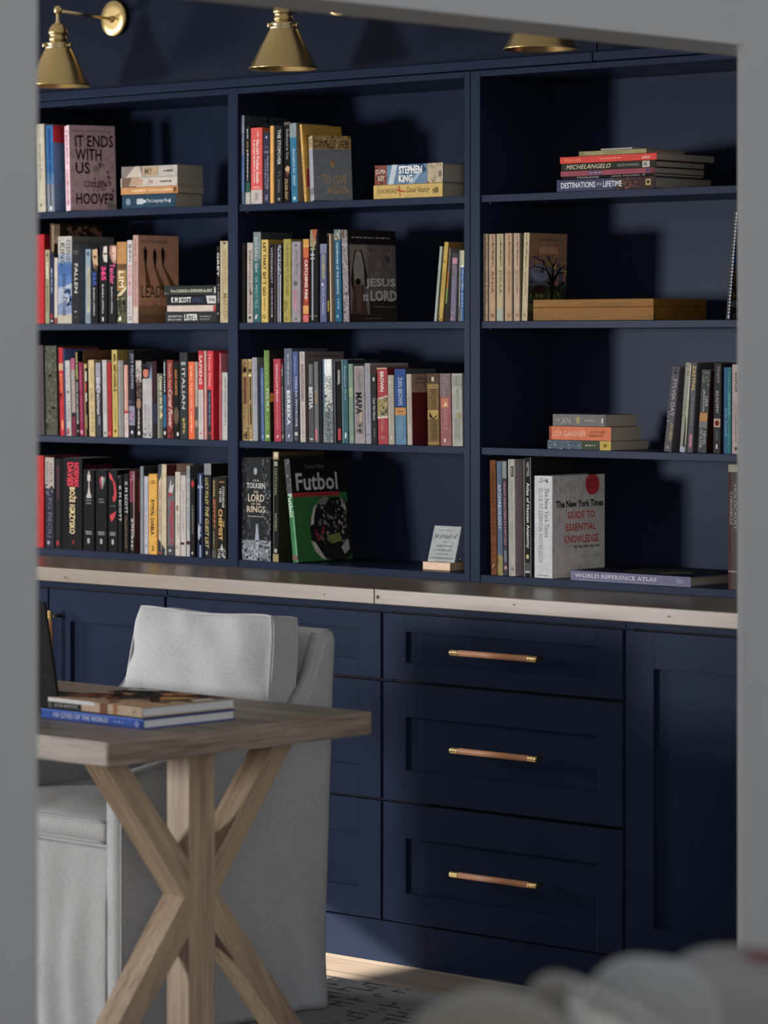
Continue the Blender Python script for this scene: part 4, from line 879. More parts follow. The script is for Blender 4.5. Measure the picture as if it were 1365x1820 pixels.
B(468.2, 479.4, 234, .12, '2c2e40', 'navy book with white lettering left of a thin gold one', [('t', 'Handbook of Nursing', .55, .82, .2, .66, 'b9b9c4', ''), ('l', .25, .42, .22, .62, '7c7c90'), ('c', .5, .92, .16, '9a9cac'), ('m', .2, .9, .78, .79, '6c6c80'), ('m', .2, .9, .70, .73, '6c6c80'), ('l', .3, .8, .04, .12, '6c6c80')])
B(480, 487.4, 223.5, .13, 'd29a48', 'thin gold-yellow book without lettering', [('r', .8, 1, 0, 1, '96702c')], [('r', 0, 1, 0, 1, '6a563c')])
B(489, 502.8, 225, .12, '1c1c1f', 'black paperback with white capitals above silver ones', [('t', 'THE STOPOVER', .32, .72, .50, .96, 'd4d0ca', 's'), ('t', 'T L SWAN', .35, .65, .14, .42, '77777a', 's'), ('c', .5, .05, .14, '8c8a86')])
B(504.8, 516.4, 217, .15, '131214', 'black paperback with a hand-shaped patch and gold words', [('r', 0, 1, .965, 1, '5a544c'), ('t', 'Reflected in You', .35, .72, .54, .91, 'a09c98', ''), ('p', [(.15, .42), (.5, .46), (.9, .44), (.8, .36), (.4, .38)], 'b9906c'), ('p', [(.3, .38), (.8, .39), (.6, .31), (.4, .34)], '6a3430'), ('t', 'SYLVIA DAY', .15, .6, .04, .30, 'c8a870', 'i')])
B(518, 530, 219, .13, '1f6a8c', 'teal blue paperback with a grey top and white print', [('r', 0, 1, .82, 1, '77858c'), ('t', 'Discipline for dzieci', .3, .72, .22, .67, 'c4d0d4', ''), ('c', .5, .05, .2, 'a8c0c8'), ('r', 0, 1, .16, .2, '185a78')], [('r', 0, 1, 0, 1, '4a4844')], tilt=-2)
B(541, 545.4, 221, .155, 'c9a050', 'thin leaning yellow book whose cover has a dark-rimmed white panel', [('l', .3, .6, .1, .6, '8c6a2c')], [('r', 0, 1, 0, 1, '94701c'), ('r', .12, .92, .10, .86, '1a1210'), ('r', .14, .90, .11, .85, '8c8480'), ('p', [(.02, .18), (.25, .25), (.22, .45), (.05, .42)], '7a1c1c')], tilt=-5)
B(547.5, 553.4, 243, .110, '8a8896', 'leaning grey book with a gold band and gold title on its cover',
  [('r', 0, 1, .80, 1, 'a0906a'), ('t', 'DS', .15, .9, .83, .95, '4a3c2a', 's'), ('r', 0, 1, .10, .2, '6c6a70')],
  [('r', 0, 1, 0, 1, '4c5258'), ('r', 0, 1, .79, 1, '6f5a34'), ('s', 0, 1, .80, 1, '4a3a20', 20, .04), ('s', 0, 1, .80, 1, '8c7850', 14, .04), ('h', 'DANIELLE STEEL', .06, .96, .81, .93, '241a0e', 's'), ('m', .45, .75, .76, .768, '2a2e34'),
   ('e', .50, .57, .045, .055, '8a5a28'), ('e', .50, .61, .02, .04, '6a4018'), ('c', .50, .52, .025, 'c0aa6a'), ('h', 'TO LOVE', .22, .86, .26, .40, 'dca860', 's'), ('h', 'AGAIN', .36, .90, .10, .235, 'dca860', 's'), ('p', [(.2, .385), (.28, .40), (.27, .385), (.21, .375)], 'dca860'), ('p', [(.28, .10), (.36, .115), (.42, .2), (.40, .2), (.34, .125)], 'dca860')], hard=1, tilt=-5.5, yaw=-27, th=.034, dy=.008, fk=3.6)
FL(664, 786.5, 329.5, .17, 'b99a50', 'golden yellow hardback with black handwriting, under the blue one', [('t', 'J.K.ROWLING', .28, .72, .66, .95, '3a3018', ''), ('t', 'Casual Vacancy', .28, .78, .18, .52, '2e2614', 'i'), ('p', [(.15, .60), (.9, .62), (.9, .635), (.15, .615)], 'a83020'), ('p', [(.4, .54), (.5, .54), (.65, .66), (.55, .66)], 'a83020'), ('m', .3, .6, .06, .14, '6a5830'), ('r', .3, .7, .07, .10, '6f5a2c')], hard=1, base=SH[0])
FL(666, 787.5, 294.5, .17, '5a7894', 'blue and white wavy hardback with a brown left end, on the yellow one', [('r', 0, 1, .82, 1, '7a4030'), ('s', 0, 1, .84, 1, '4a2a24', 14, .1), ('t', 'DUMA', .55, .8, .84, .98, 'c8b0a4', 'b'), ('t', 'KEY', .2, .45, .85, .95, 'c8b0a4', 'b'), ('p', [(0, .80), (1, .74), (1, .66), (0, .72)], 'a8b4bc'), ('p', [(.2, .62), (1, .55), (1, .5), (.1, .56)], '2a4a70'), ('p', [(0, .5), (.8, .3), (.6, .3), (0, .42)], '86a0b4'), ('p', [(.5, .3), (1, .38), (1, .3), (.7, .24)], '244468'), ('r', 0, 1, .0, .22, 'a8987c'), ('s', 0, 1, .0, .25, '8c8068', 14, .1), ('t', 'STEPHEN', .52, .92, .30, .64, 'd8d8d4', 'x'), ('t', 'KING', .10, .46, .44, .64, 'd8d8d4', 'x'), ('r', .3, .6, .02, .06, '6a6458')], hard=1)

# ------------------------------------------------ middle bay, second shelf
GROUP = 'books on the second shelf of the middle bay'; ZS = SH[1]
B(427.5, 436.4, 432, .13, '1e201f', 'plain black book at the left end of the middle bay\'s second shelf', [('r', .3, .5, .5, .54, '2e302f')])
B(439, 449.8, 431.5, .12, 'a59a92', 'whitish paperback with a column of black capitals', [('t', 'EVERYTHING', .32, .7, .52, .90, '4a4442', 'b'), ('t', 'EVERYTHING', .32, .7, .11, .50, '4a4442', 'b'), ('e', .5, .06, .2, .02, '2e2a28'), ('s', .5, 1, .35, .42, '2e2a28', 4, .15)])
B(450.4, 463.8, 412.5, .125, '245a5c', 'teal hardback with a grey upper end and white script', [('r', 0, 1, .70, 1, '6a787a'), ('r', 0, 1, .60, .70, '3a5f60'), ('t', 'Just Like a Girl', .15, .6, .56, .95, 'b8c4c0', ''), ('t', 'DR. MINDY PELZ', .25, .6, .16, .50, '8ca8a0', ''), ('p', [(.2, .04), (.5, .04), (.6, .09), (.3, .08)], 'b5aeb0')], [('r', 0, 1, 0, 1, '262a2c')], hard=1)
B(464.4, 477, 426, .14, 'bfa24c', 'yellow paperback with bold black capitals, fourth from the left', [('t', 'LET THAT SH*T GO', .22, .72, .32, .96, '2c2614', 'x'), ('l', .35, .6, .14, .3, '8c7634'), ('c', .42, .07, .22, '5a4c20'), ('c', .42, .07, .12, 'bfa24c')], [('r', 0, 1, 0, 1, '6f5818')])
B(479.4, 486.4, 434, .12, '1a1a1f', 'narrow black book with white print right of the yellow one', [('t', 'WEDENNAIST', .3, .8, .5, .96, 'a8a8ac', ''), ('l', .4, .8, .06, .44, '86868c')])
B(487, 491.8, 434, .12, '3a2c30', 'very narrow plum-brown book', [('r', .3, .6, 0, 1, '4a383c')])
B(492.4, 501, 433.5, .12, '22242c', 'narrow book striped black and white lengthwise', [('r', .15, .3, 0, .95, 'a0a4b0'), ('r', .6, .85, 0, .6, '9aa0ac'), ('t', 'BOKEGIEC', .25, .9, .58, .98, 'a4acb8', ''), ('r', .4, .5, 0, .58, '6c7080')])
B(503.6, 517.2, 425, .12, '95893c', 'mustard green paperback with dark capitals', [('t', 'THE HOUSE IN THE PINES', .35, .72, .32, .96, '3f3a1a', 's'), ('t', 'ANA', .42, .62, .17, .25, '3a3618', 's'), ('t', 'REYES', .15, .36, .13, .26, '3a3618', 's'), ('r', .2, .6, .03, .06, '7c7230')])
B(518.2, 534.6, 429.5, .12, '857f86', 'mauve-grey paperback with pink letters', [('c', .5, .955, .09, '2e2a30'), ('t', 'Diuna Rising', .35, .75, .58, .9, '5c585e', 'i'), ('e', .45, .48, .2, .03, '55525a'), ('t', 'AFTERPARTY', .25, .6, .12, .40, 'd06a78', ''), ('c', .5, .04, .07, '3a363c')])
B(539, 549, 425, .12, '96301f', 'red, orange and yellow paperback with white capitals', [('r', 0, 1, .88, 1, 'c09038'), ('r', 0, 1, .78, .9, 'b5562c'), ('s', 0, 1, .0, .98, 'c86a28', 24, .18), ('r', 0, 1, .10, .2, 'c58a3c'), ('r', 0, 1, 0, .08, 'c05a58'), ('r', .1, .9, .28, .76, '8a2c20'), ('t', 'CATCHING FIRE', .3, .85, .28, .75, 'dcd0c4', 'b')])
B(550.4, 566.4, 408, .13, '111113', 'tall black book with a tan and orange top and a silver line', [('p', [(.0, .82), (.1, 1), (.6, 1), (.75, .86), (.5, .80)], '8a7c60'), ('p', [(.25, 1), (.85, 1), (.6, .86)], 'a04c2c'), ('r', .25, .42, .02, .8, '8c949c'), ('r', .1, .55, .72, .735, 'a4aaac'), ('r', .1, .55, .68, .695, 'a4aaac'), ('r', .1, .6, .78, .80, '8c9464'), ('m', 0, .9, .06, .07, '77706c')], [('r', 0, 1, 0, 1, '141416')])
B(568.8, 580.8, 433.5, .12, '51587c', 'lilac-blue paperback with pale yellow capitals', [('r', 0, 1, .88, 1, '6a708c'), ('t', 'HOUSEMAID', .3, .75, .55, .86, 'a8a45c', 'b'), ('e', .4, .48, .14, .022, 'c4c0c4'), ('t', 'freida mcfadden', .35, .72, .1, .44, 'a8acc8', '')], [('r', 0, 1, 0, 1, '1f2c50')])
B(581.4, 586, 414.5, .13, '1c1812', 'narrow black book with a yellow mark beside a cream edge', [('r', .2, .8, .12, .24, '8c7c1c'), ('r', 0, 1, .97, 1, '4a3c2c')])
B(586.6, 592.4, 415.5, .13, 'b59c7c', 'very thin cream book left of a dark teal hardback', [('r', .55, 1, 0, 1, '4a3826')], tilt=-1)
B(596, 608, 408, .15, '165070', 'dark teal-blue hardback with an ornate top and white capitals', [('r', 0, 1, .88, 1, '5f6a68'), ('s', .1, .9, .89, .99, 'a09a84', 12, .2), ('t', 'CEREMONIES OF THE SEASONS', .32, .62, .30, .86, 'a8bcc4', 'b'), ('l', .4, .65, .14, .25, '7c9cac'), ('c', .4, .06, .16, '7ca0a8')], hard=1, tilt=-1.2)
B(610.6, 621.6, 408.5, .190, '7c7478', 'speckled grey leaning book whose dark cover shows raised arms and two bold words', [('s', 0, 1, 0, 1, 'a49ca0', 90, .12), ('s', 0, 1, 0, 1, '4a4244', 60, .10), ('s', 0, 1, .9, 1, '6a4a34', 10, .2)],
  [('r', 0, 1, 0, 1, '241c1a'), ('r', 0, 1, .85, 1, '151112'), ('m', .08, .88, .91, .925, '6a6462'), ('r', .03, .42, .08, .84, '5a524c'), ('r', .40, .99, .24, .84, '4a4040'), ('s', .42, .98, .45, .80, '564a4c', 14, .10),
   ('p', [(.10, .28), (.04, .45), (.10, .66), (.14, .78), (.18, .78), (.15, .64), (.12, .46)], '241611'), ('p', [(.34, .30), (.40, .46), (.34, .66), (.28, .78), (.24, .78), (.29, .64), (.33, .46)], '241611'), ('p', [(.10, .60), (.16, .76), (.26, .76), (.32, .6), (.32, .42), (.12, .42)], '6a645c'), ('e', .19, .435, .06, .035, '17100c'), ('p', [(.10, .40), (.30, .40), (.38, .08), (.04, .08)], '3a2820'), ('p', [(.14, .40), (.26, .40), (.24, .1), (.16, .1)], '46362a'),
   ('h', 'JESUS', .34, .97, .36, .475, 'a09a96', 'x'), ('h', 'IS', .29, .40, .225, .30, 'a09a96', 'x'), ('h', 'LORD', .44, .99, .225, .345, 'a09a96', 'x'), ('m', .5, .95, .16, .168, '5a5450'), ('m', .32, .66, .03, .04, '5a5450')], tilt=-2)
B(771, 775.8, 438.5, .13, '7c8c84', 'grey-green thin book leaning right, first of the little group', [('r', .6, 1, 0, 1, 'a8aca0')], tilt=6)
B(779, 786.8, 431, .14, 'b0923c', 'tall ochre yellow book leaning right', [('c', .4, .75, .14, '4a3c18'), ('s', .1, .9, .0, .1, '6f5620', 6, .2), ('l', .4, .6, .3, .6, '94783a')], [('r', 0, 1, 0, 1, '5a4018')], tilt=6)
B(789.6, 792.2, 441, .13, '77706a', 'very thin leaning book, orange and green over black', [('r', 0, 1, .45, .68, 'b06a30'), ('r', 0, 1, .24, .45, '6a8c3c'), ('r', 0, 1, 0, .24, '1a1a1a')], tilt=5.5)
B(800, 810, 449.5, .12, '6a6478', 'mauve-grey paperback with a pink block near its top', [('r', 0, 1, .93, 1, '3c3a40'), ('r', .1, .95, .84, .92, 'b0788a'), ('s', 0, 1, .64, .84, '6c5440', 14, .15), ('s', 0, 1, 0, .15, 'a87c90', 8, .15), ('l', .4, .55, .3, .6, '8c869c')], tilt=2.5)
B(813.2, 817.6, 445, .13, '8c8a86', 'thin grey book pressed against the blue and cream one', [('l', .3, .8, .04, .2, '4a4a4a'), ('r', 0, .4, 0, 1, '2e2e30')], tilt=1.2)
B(818.2, 824.6, 445, .13, '2a5a94', 'blue book with a cream top at the right end of the second shelf', [('r', 0, 1, .78, 1, 'a8a684'), ('r', 0, 1, .76, .785, 'c8c8c0'), ('t', 'Wordlo eures', .35, .85, .2, .74, 'c4d0dc', ''), ('r', .1, .5, 0, .18, '77889c')], tilt=.6)

# ------------------------------------------------ middle bay, third shelf
GROUP = 'books on the third shelf of the middle bay'; ZS = SH[2]
def gold(seed): return [('r', .1, .9, .02, .98, '94774a'), ('s', .1, .9, .02, .98, '5a4424', 14 + seed, .14), ('r', .2, .8, .84, .88, '2a1c10'), ('r', .15, .85, .80, .815, 'b59c6c'), ('r', .15, .85, .12, .135, 'b59c6c')]
B(425.6, 430.6, 638.6, .12, '9a7050', 'brown-gilt old book, first of three at the left end of the third shelf', gold(1), tilt=-1)
B(431.4, 441.8, 638.6, .12, 'a08858', 'wide gilt book with dark patches, second of three', gold(2) + [('r', .3, .7, .84, .9, '17110c'), ('r', .3, .8, .45, .78, '6a3c2c'), ('s', .2, .9, .02, .14, '1c1610', 8, .16)], tilt=-1)
B(442.6, 449.6, 638.6, .12, 'b5a878', 'pale gilt book with black boxes, third of three', gold(0) + [('r', .35, .7, .84, .88, '1c1710'), ('r', .4, .7, .5, .78, '2a2216'), ('r', .4, .7, .2, .45, '2a2216'), ('r', .1, .9, .79, .81, 'd0c49a')], tilt=-1)
B(450.4, 458.8, 635.6, .13, '8c8c94', 'light grey paperback right of the gilt books', [('l', .45, .7, .45, .95, '77777f'), ('r', 0, .2, 0, 1, 'a0a0a8')], [('r', 0, 1, 0, 1, '4c4a4e')], tilt=-1)
B(464, 470.6, 654, .12, '3f5a86', 'small blue book in front of a grey cover', [('t', 'Teodor Hamulce', .3, .7, .5, .92, '8ca0bc', ''), ('l', .4, .6, .12, .45, '6a84a8'), ('r', .2, .7, .04, .08, '6a84a8')], tilt=-1)
B(471.4, 480.8, 623, .14, '5a7832', 'green tall paperback with white capitals on the third shelf', [('r', 0, .25, 0, 1, '6f8c40'), ('t', 'POLSKA', .35, .8, .32, .58, 'd0d4c4', 's'), ('l', .4, .6, .62, .92, '8ca468'), ('l', .4, .6, .12, .28, '8ca468'), ('r', .25, .8, .04, .07, 'b8c4a0')], [('r', 0, 1, 0, 1, '1a1814'), ('e', .05, .48, .10, .05, '8c6a18')], tilt=-1)
B(487.4, 500.6, 638, .13, 'a03040', 'raspberry red hardback with white capitals', [('t', 'WROCŁAW PRAGI', .35, .6, .48, .94, 'd8b8bc', 'b'), ('l', .4, .55, .14, .46, 'c07884'), ('p', [(.35, .04), (.5, .04), (.6, .08), (.45, .07)], 'd8c8c8')], tilt=-1, hard=1)
B(501.2, 505.2, 646, .12, '3c3c40', 'narrow charcoal book with a red dot on its spine', [('e', .5, .96, .4, .015, 'a83038'), ('l', .3, .7, .84, .93, 'a8a8a8'), ('l', .3, .7, .14, .7, '77777a'), ('r', .2, .8, .04, .09, '8c8c8c')], tilt=-1)
B(506.6, 521.2, 619.5, .14, '545b6c', 'slate blue tall hardback with widely spaced white capitals', [('t', 'BERBEKA', .28, .72, .18, .55, 'd0d0d2', 'b'), ('l', .4, .6, .60, .94, '949aa8'), ('p', [(.4, .04), (.55, .05), (.6, .08), (.45, .075)], 'c8c8cc')], tilt=-1, hard=1)
B(522, 532, 625, .14, '303440', 'book, violet-blue above and charcoal below', [('r', 0, 1, .55, 1, '46527c'), ('r', 0, 1, .40, .55, '3a4054'), ('t', 'PORA NA WYCIECZKĘ', .35, .75, .17, .72, 'b5b8c4', 'b'), ('l', .3, .6, .75, .95, '6f7ca4'), ('r', .25, .8, .07, .11, 'a8a8a4'), ('r', .35, .6, .03, .05, '77777a')], tilt=-1)
B(533.8, 543.8, 625, .155, 'aaa09a', 'cream paperback with a framed mauve title strip', [('r', .25, .75, .45, .86, '6a3a48'), ('r', .3, .7, .455, .855, '968a8a'), ('t', 'POCZYTALNIA', .34, .66, .47, .85, '5c3440', ''), ('l', .4, .6, .05, .4, '8c8480'), ('l', .4, .6, .9, .98, '8c8480')], [('r', 0, 1, 0, 1, '4f4442'), ('m', .1, .9, .945, .955, '2e2624')], tilt=-1)
B(549, 559, 646, .12, '48484a', 'charcoal paperback with white outlined capitals', [('t', 'BESTIA', .1, .8, .42, .70, 'b8b8b8', 'x'), ('t', 'MEGAN', .3, .65, .74, .97, '9a9a9a', ''), ('r', .2, .8, .03, .055, '9a9a9a')], tilt=-1)
B(559.6, 567.4, 643, .12, '5f6062', 'grey paperback with an orange word and pink foot block', [('t', 'ZYGMO', .2, .7, .48, .64, 'b08a48', 'b'), ('r', .1, .65, .03, .17, 'b0606e'), ('l', .4, .6, .7, .95, '77787a')], tilt=-1)
B(569, 573.6, 643, .12, '1a1c24', 'narrow navy-black book left of the white marbled one', [('r', .3, .6, 0, 1, '262a36')], tilt=-1)
B(575, 592.2, 638.6, .13, 'a4aaa8', 'thick marbled book, white above, black script and grey-blue below', [('r', 0, .18, 0, 1, '3f5a6c'), ('r', .18, .9, .8, 1, 'cfd4d4'), ('s', .15, .95, .38, .85, '7c8078', 50, .10), ('s', .15, .95, .4, .85, 'd4d2c4', 26, .10), ('r', 0, 1, 0, .12, '5a6468'), ('r', .1, 1, .12, .38, '66706f'), ('t', 'Grey Jedi', .25, .9, .12, .46, '1c2024', 'i'), ('s', .1, 1, 0, .14, '8c9494', 10, .12)], hard=1, tilt=-1)
B(593, 598.6, 643, .13, '202430', 'narrow dark book with a thin silver line', [('r', .5, .65, 0, 1, '77747c')], tilt=-1)
B(599.4, 608.4, 643.7, .13, '141315', 'black paperback with white capitals and red foot block', [('t', 'NORMAL', .25, .75, .72, .90, 'b8b4ae', 'b'), ('r', .2, .75, .04, .18, 'a82c32')], tilt=-1)
B(609, 620, 639.6, .13, '2f5660', 'dark teal paperback with white lettering on the third shelf', [('r', 0, .18, 0, 1, '5a747c'), ('t', 'Remigiusz Mróz', .35, .7, .52, .92, '8cb0b4', ''), ('p', [(.4, .06), (.6, .06), (.7, .12), (.45, .13)], 'b8c8c8')], [('r', 0, 1, 0, 1, '1c2022')], tilt=-1.2)
B(620.8, 630, 647, .12, '6c8474', 'sage green paperback with a pale ring', [('e', .5, .64, .42, .06, 'a09c6a'), ('e', .5, .64, .30, .043, '77907c'), ('c', .6, .06, .14, 'a8ac58'), ('r', .85, 1, 0, 1, '4f6458')], tilt=-1.2)
B(631, 649.6, 651, .13, '8c8284', 'thick mauve-grey book with heavy black capitals', [('r', .12, .88, .12, .97, '7f7678'), ('t', 'MAPA', .15, .75, .38, .66, '161214', 'x'), ('t', 'TAJEMNIC', .35, .62, .7, .92, '4a4244', ''), ('p', [(.4, .24), (.6, .26), (.75, .40), (.62, .41)], 'a8906c'), ('e', .5, .23, .18, .02, '3a2e28'), ('s', .2, .8, .12, .28, '6a6264', 16, .1)], hard=1, tilt=-1.2)
B(650.2, 660.2, 645.6, .15, '8a8690', 'lilac-grey paperback with small blue print', [('t', 'TREND', .4, .62, .64, .76, '2c3e60', ''), ('l', .45, .6, .25, .62, '5f6c84'), ('l', .4, .6, .8, .95, '77747c'), ('r', .35, .55, .1, .12, '3a3a44')], [('r', 0, 1, 0, 1, '5a4e4c'), ('r', 0, 1, .97, 1, '6c605c')], tilt=-1.2)
B(661.4, 670.8, 665, .12, '242628', 'black shortish paperback with white script', [('t', 'Ciało Nie Kłamie', .3, .75, .34, .66, 'b8b8b8', 'i'), ('r', .3, .7, .90, .95, '9aa49c'), ('l', .4, .6, .1, .22, '77777a')], tilt=-1.2)
B(672, 690.6, 654, .12, '98343a', 'red thick paperback with a landscape band across its spine', [('p', [(0, .60), (1, .64), (1, .35), (0, .34)], '8c7c50'), ('p', [(0, .60), (1, .64), (1, .62), (0, .58)], 'b8b0a4'), ('p', [(0, .36), (1, .37), (1, .345), (0, .335)], 'b8b0a4'), ('s', .05, .95, .38, .5, '4a5a4c', 16, .1), ('s', .05, .95, .5, .6, 'a89468', 10, .1), ('s', .05, .95, .56, .62, '3a3428', 8, .08), ('t', 'BROWN', .3, .65, .69, .95, 'd8ccc8', 'b'), ('t', 'Kod Leonarda', .35, .65, .17, .33, 'b8807c', 's'), ('m', .35, .75, .07, .11, 'a86a68'), ('r', 0, 1, .985, 1, 'b59a70')], [('r', 0, 1, 0, 1, '4a1414')], tilt=-1.2)
B(691.4, 701.6, 667, .12, '958e80', 'plain greige paperback between the red and blue thick ones', [('r', 0, .15, 0, 1, 'b0a898'), ('e', .4, .9, .1, .02, 'c8c4b4'), ('p', [(.4, .06), (.6, .1), (.55, .14), (.45, .12)], 'c8c4b4')], tilt=-1.2)
B(703.4, 722.8, 656, .12, '51748e', 'thick paperback, royal blue above, orange label, pale blue below', [('r', 0, 1, .50, 1, '24447c'), ('r', 0, 1, .39, .49, 'b07840'), ('m', .2, .8, .43, .45, '77481c'), ('r', 0, 1, .49, .505, '16284c'), ('t', 'DAN BROWN', .3, .72, .52, .88, 'a8b4c4', 's'), ('t', 'CYFROWA', .3, .72, .08, .34, '6f92a8', 's')], [('r', 0, 1, 0, 1, '2a3430')], tilt=-1.2)
B(724, 733.6, 665, .155, 'a39a8e', 'narrow cream paperback whose maroon and beige cover faces right', [('t', 'DIVERGENTE', .4, .65, .3, .8, '6a6258', ''), ('r', .8, 1, 0, 1, '8c8274')], [('r', 0, 1, 0, .74, '3f0f16'), ('r', 0, 1, .74, 1, '6a564a'), ('h', 'Zanim', .1, .55, .92, .95, '2e221c'), ('h', 'sie pojawiles', .1, .75, .86, .895, '2e221c')], tilt=-1.2)
B(760.6, 781.6, 664, .12, '6f5630', 'thick bronze-brown paperback with gilt bands', [('r', 0, 1, .86, 1, '4a382c'), ('r', .4, .6, .89, .95, 'b8a898'), ('r', 0, 1, .83, .84, 'a88c50'), ('r', 0, 1, .80, .81, 'a88c50'), ('t', 'BROWN', .3, .75, .50, .78, '4a3818', 's'), ('r', .05, .95, .37, .49, 'a08444'), ('p', [(.2, .47), (.5, .38), (.85, .43), (.8, .40), (.5, .36), (.15, .40)], '2c1c10'), ('t', 'INFERNO', .3, .75, .08, .35, '46341a', 's'), ('r', 0, 1, .03, .04, 'a88c50')], tilt=-1.2)
B(783.2, 803, 664, .12, '8a5454', 'thick paperback, grey above, dusty red below with orange square', [('r', 0, 1, .68, 1, '6a5e5c'), ('t', 'DAN', .5, .8, .8, .97, '8c8080', 's'), ('t', 'BROWN', .25, .5, .68, .95, '8c8080', 's'), ('r', .12, .80, .53, .66, 'b56a50'), ('p', [(.3, .54), (.55, .62), (.7, .55)], 'd0a878'), ('t', 'ANIOŁY', .3, .7, .22, .52, 'a87878', 's'), ('r', .35, .5, .05, .10, 'c8bcb8')], tilt=-1.2)
B(804, 823, 664, .12, '97958e', 'thick silvery grey paperback at the right end of the third shelf', [('r', .1, .9, .83, .97, '86847c'), ('t', 'DAN', .4, .6, .85, .96, '66645c', 's'), ('t', 'BROWN', .4, .68, .5, .78, '77756c', 's'), ('e', .65, .42, .2, .05, '8c8458'), ('t', 'ZAGINIONY', .5, .75, .08, .36, '77756c', 's'), ('t', 'SYMBOL', .22, .42, .08, .36, '77756c', 's'), ('r', 0, 1, .37, .375, '7c7a72'), ('r', 0, 1, .81, .815, '7c7a72')], tilt=-1)

# ------------------------------------------------ middle bay, bottom shelf
GROUP = 'books on the bottom shelf of the middle bay'; ZS = ZB
B(430, 481.6, 814, .13, '1e2022', 'very thick black and grey volume with a snowy forest on its spine',
  [('r', 0, 1, 0, .20, '6a7078'), ('s', 0, 1, .0, .20, '949aa4', 40, .06), ('s', 0, 1, .0, .2, '3a3e44', 24, .05), ('s', 0, .30, .2, .95, '3c4044', 40, .05), ('s', .70, 1, .2, .99, '54585c', 46, .05), ('s', .1, .9, .2, .4, '2c3034', 30, .05), ('p', [(.46, .2), (.50, .34), (.56, .34), (.60, .2)], '8c94a4'), ('e', .53, .34, .05, .02, '77808c'),
   ('e', .48, .87, .06, .035, '8c9094'), ('h', 'J.R.R.', .38, .62, .765, .79, 'c0c0bc', 's'), ('h', 'TOLKIEN', .18, .82, .705, .755, 'd4d2cc', 's'), ('h', 'THE', .42, .58, .655, .68, 'd6c0a0', 's'), ('h', 'LORD', .22, .78, .575, .645, 'd6c4ac', 's'), ('h', 'OF THE', .34, .66, .54, .562, 'd0b894', 's'), ('h', 'RINGS', .18, .82, .47, .53, 'd6c4ac', 's'), ('m', .22, .78, .425, .435, '86888a')])
B(485.4, 495.6, 803, .18, '131416', 'tall black hardback with gilt ends and vertical white words', [('r', 0, 1, .93, 1, '8c7a58'), ('e', .5, .97, .3, .025, 'c0b8a0'), ('r', .2, .8, .87, .91, '8c8a80'), ('t', 'NATIONAL', .3, .7, .60, .85, '948a5c', 's'), ('t', 'HORSES', .3, .7, .28, .44, '9a9478', 's'), ('r', 0, 1, .0, .07, '8c7c54'), ('e', .5, .1, .25, .02, 'a09c90'), ('r', .1, .2, .07, .93, '5f5c50')], [('r', 0, 1, 0, 1, '1c1c10'), ('r', 0, 1, .96, 1, '3a2a1c')], hard=1)
B(521, 530.6, 817, .215, '2c6a3c', 'large green and black football hardback leaning left, its cover facing right',
  [('r', 0, 1, .66, 1, '3c4044'), ('s', 0, 1, .66, 1, '77808c', 20, .12), ('t', 'Futbol', .15, .85, .44, .66, 'c0c8c0', 'b'), ('r', .7, 1, 0, .5, '57906a'), ('r', 0, 1, .02, .07, '6a5048')],
  [('r', 0, 1, 0, 1, '1f4a22'), ('r', 0, 1, .655, 1, '0f100f'), ('r', 0, .86, .625, .665, '7a1a20'), ('m', .15, .7, .638, .646, '4c1014'), ('h', 'Tomasz Wolek', .26, .62, .90, .935, '4f4f4f', ''), ('h', 'Futbol', .08, .84, .685, .855, 'aca8a6', 'b'),
   ('e', .74, .30, .48, .31, '141413'), ('p', [(.30, .42), (.36, .52), (.42, .55), (.36, .44), (.34, .36), (.28, .34)], '8c847c'), ('p', [(.26, .20), (.32, .10), (.44, .02), (.52, .0), (.44, .08), (.34, .18)], '8f867e'), ('p', [(.45, .58), (.58, .62), (.66, .60), (.58, .54), (.48, .54)], '55534f'),
   ('p', [(.86, .60), (.94, .56), (.96, .46), (.90, .50)], '8a827a'), ('s', .40, .95, .16, .58, '4a4a48', 46, .03), ('s', .5, .9, .2, .54, '77736c', 22, .02), ('s', .34, .52, .2, .34, '6a1f24', 12, .03), ('p', [(.55, .24), (.80, .26), (.82, .18), (.62, .16)], '5a5a28'), ('p', [(.8, .12), (.94, .2), (.96, .1), (.86, .05)], '77777a'), ('s', .6, .8, .28, .4, '5f1c22', 6, .02)], hard=1, tilt=-7)

# ------------------------------------------------ right bay, top shelf stack
GROUP = 'books lying on the top shelf of the right bay'; ZS = SH[0]
FL(989.5, 1164, 320, .235, '3c3f58', 'navy-lilac large book with white capitals, lowest of the tall stack', [('r', 0, 1, .0, .40, '3a2a2c'), ('s', 0, 1, .18, .38, '8c5648', 50, .07), ('s', 0, 1, .02, .2, '5a4438', 20, .08), ('t', 'DESTINATIONS', .28, .76, .60, .955, 'c8ccd4', 'b'), ('t', 'OF A', .42, .65, .535, .585, 'c8ccd4', ''), ('t', 'LIFETIME', .28, .76, .33, .52, 'c8ccd4', 'b'), ('r', .3, .8, .04, .09, 'b09a60'), ('r', .42, .68, .05, .08, '3a2a2c')], hard=1, base=SH[0])
FL(999, 1163, 314.6, .20, '17171a', 'thin black book with upside-down white capitals in the tall stack', [('t', 'TWORCOWIE', .15, .8, .60, .84, 'b0aca8', ''), ('t', 'JAN PAWEL II', .15, .8, .10, .46, 'b0aca8', '')])
FL(996.5, 1164, 304.6, .20, '8c4450', 'dusty pink-red thin book in the middle of the tall stack', [('r', .1, .9, .55, .70, '5c4460'), ('l', .35, .65, .56, .69, '8c7a94'), ('r', .2, .8, .06, .09, '3c4468'), ('r', 0, 1, 0, .05, '6a3440')])
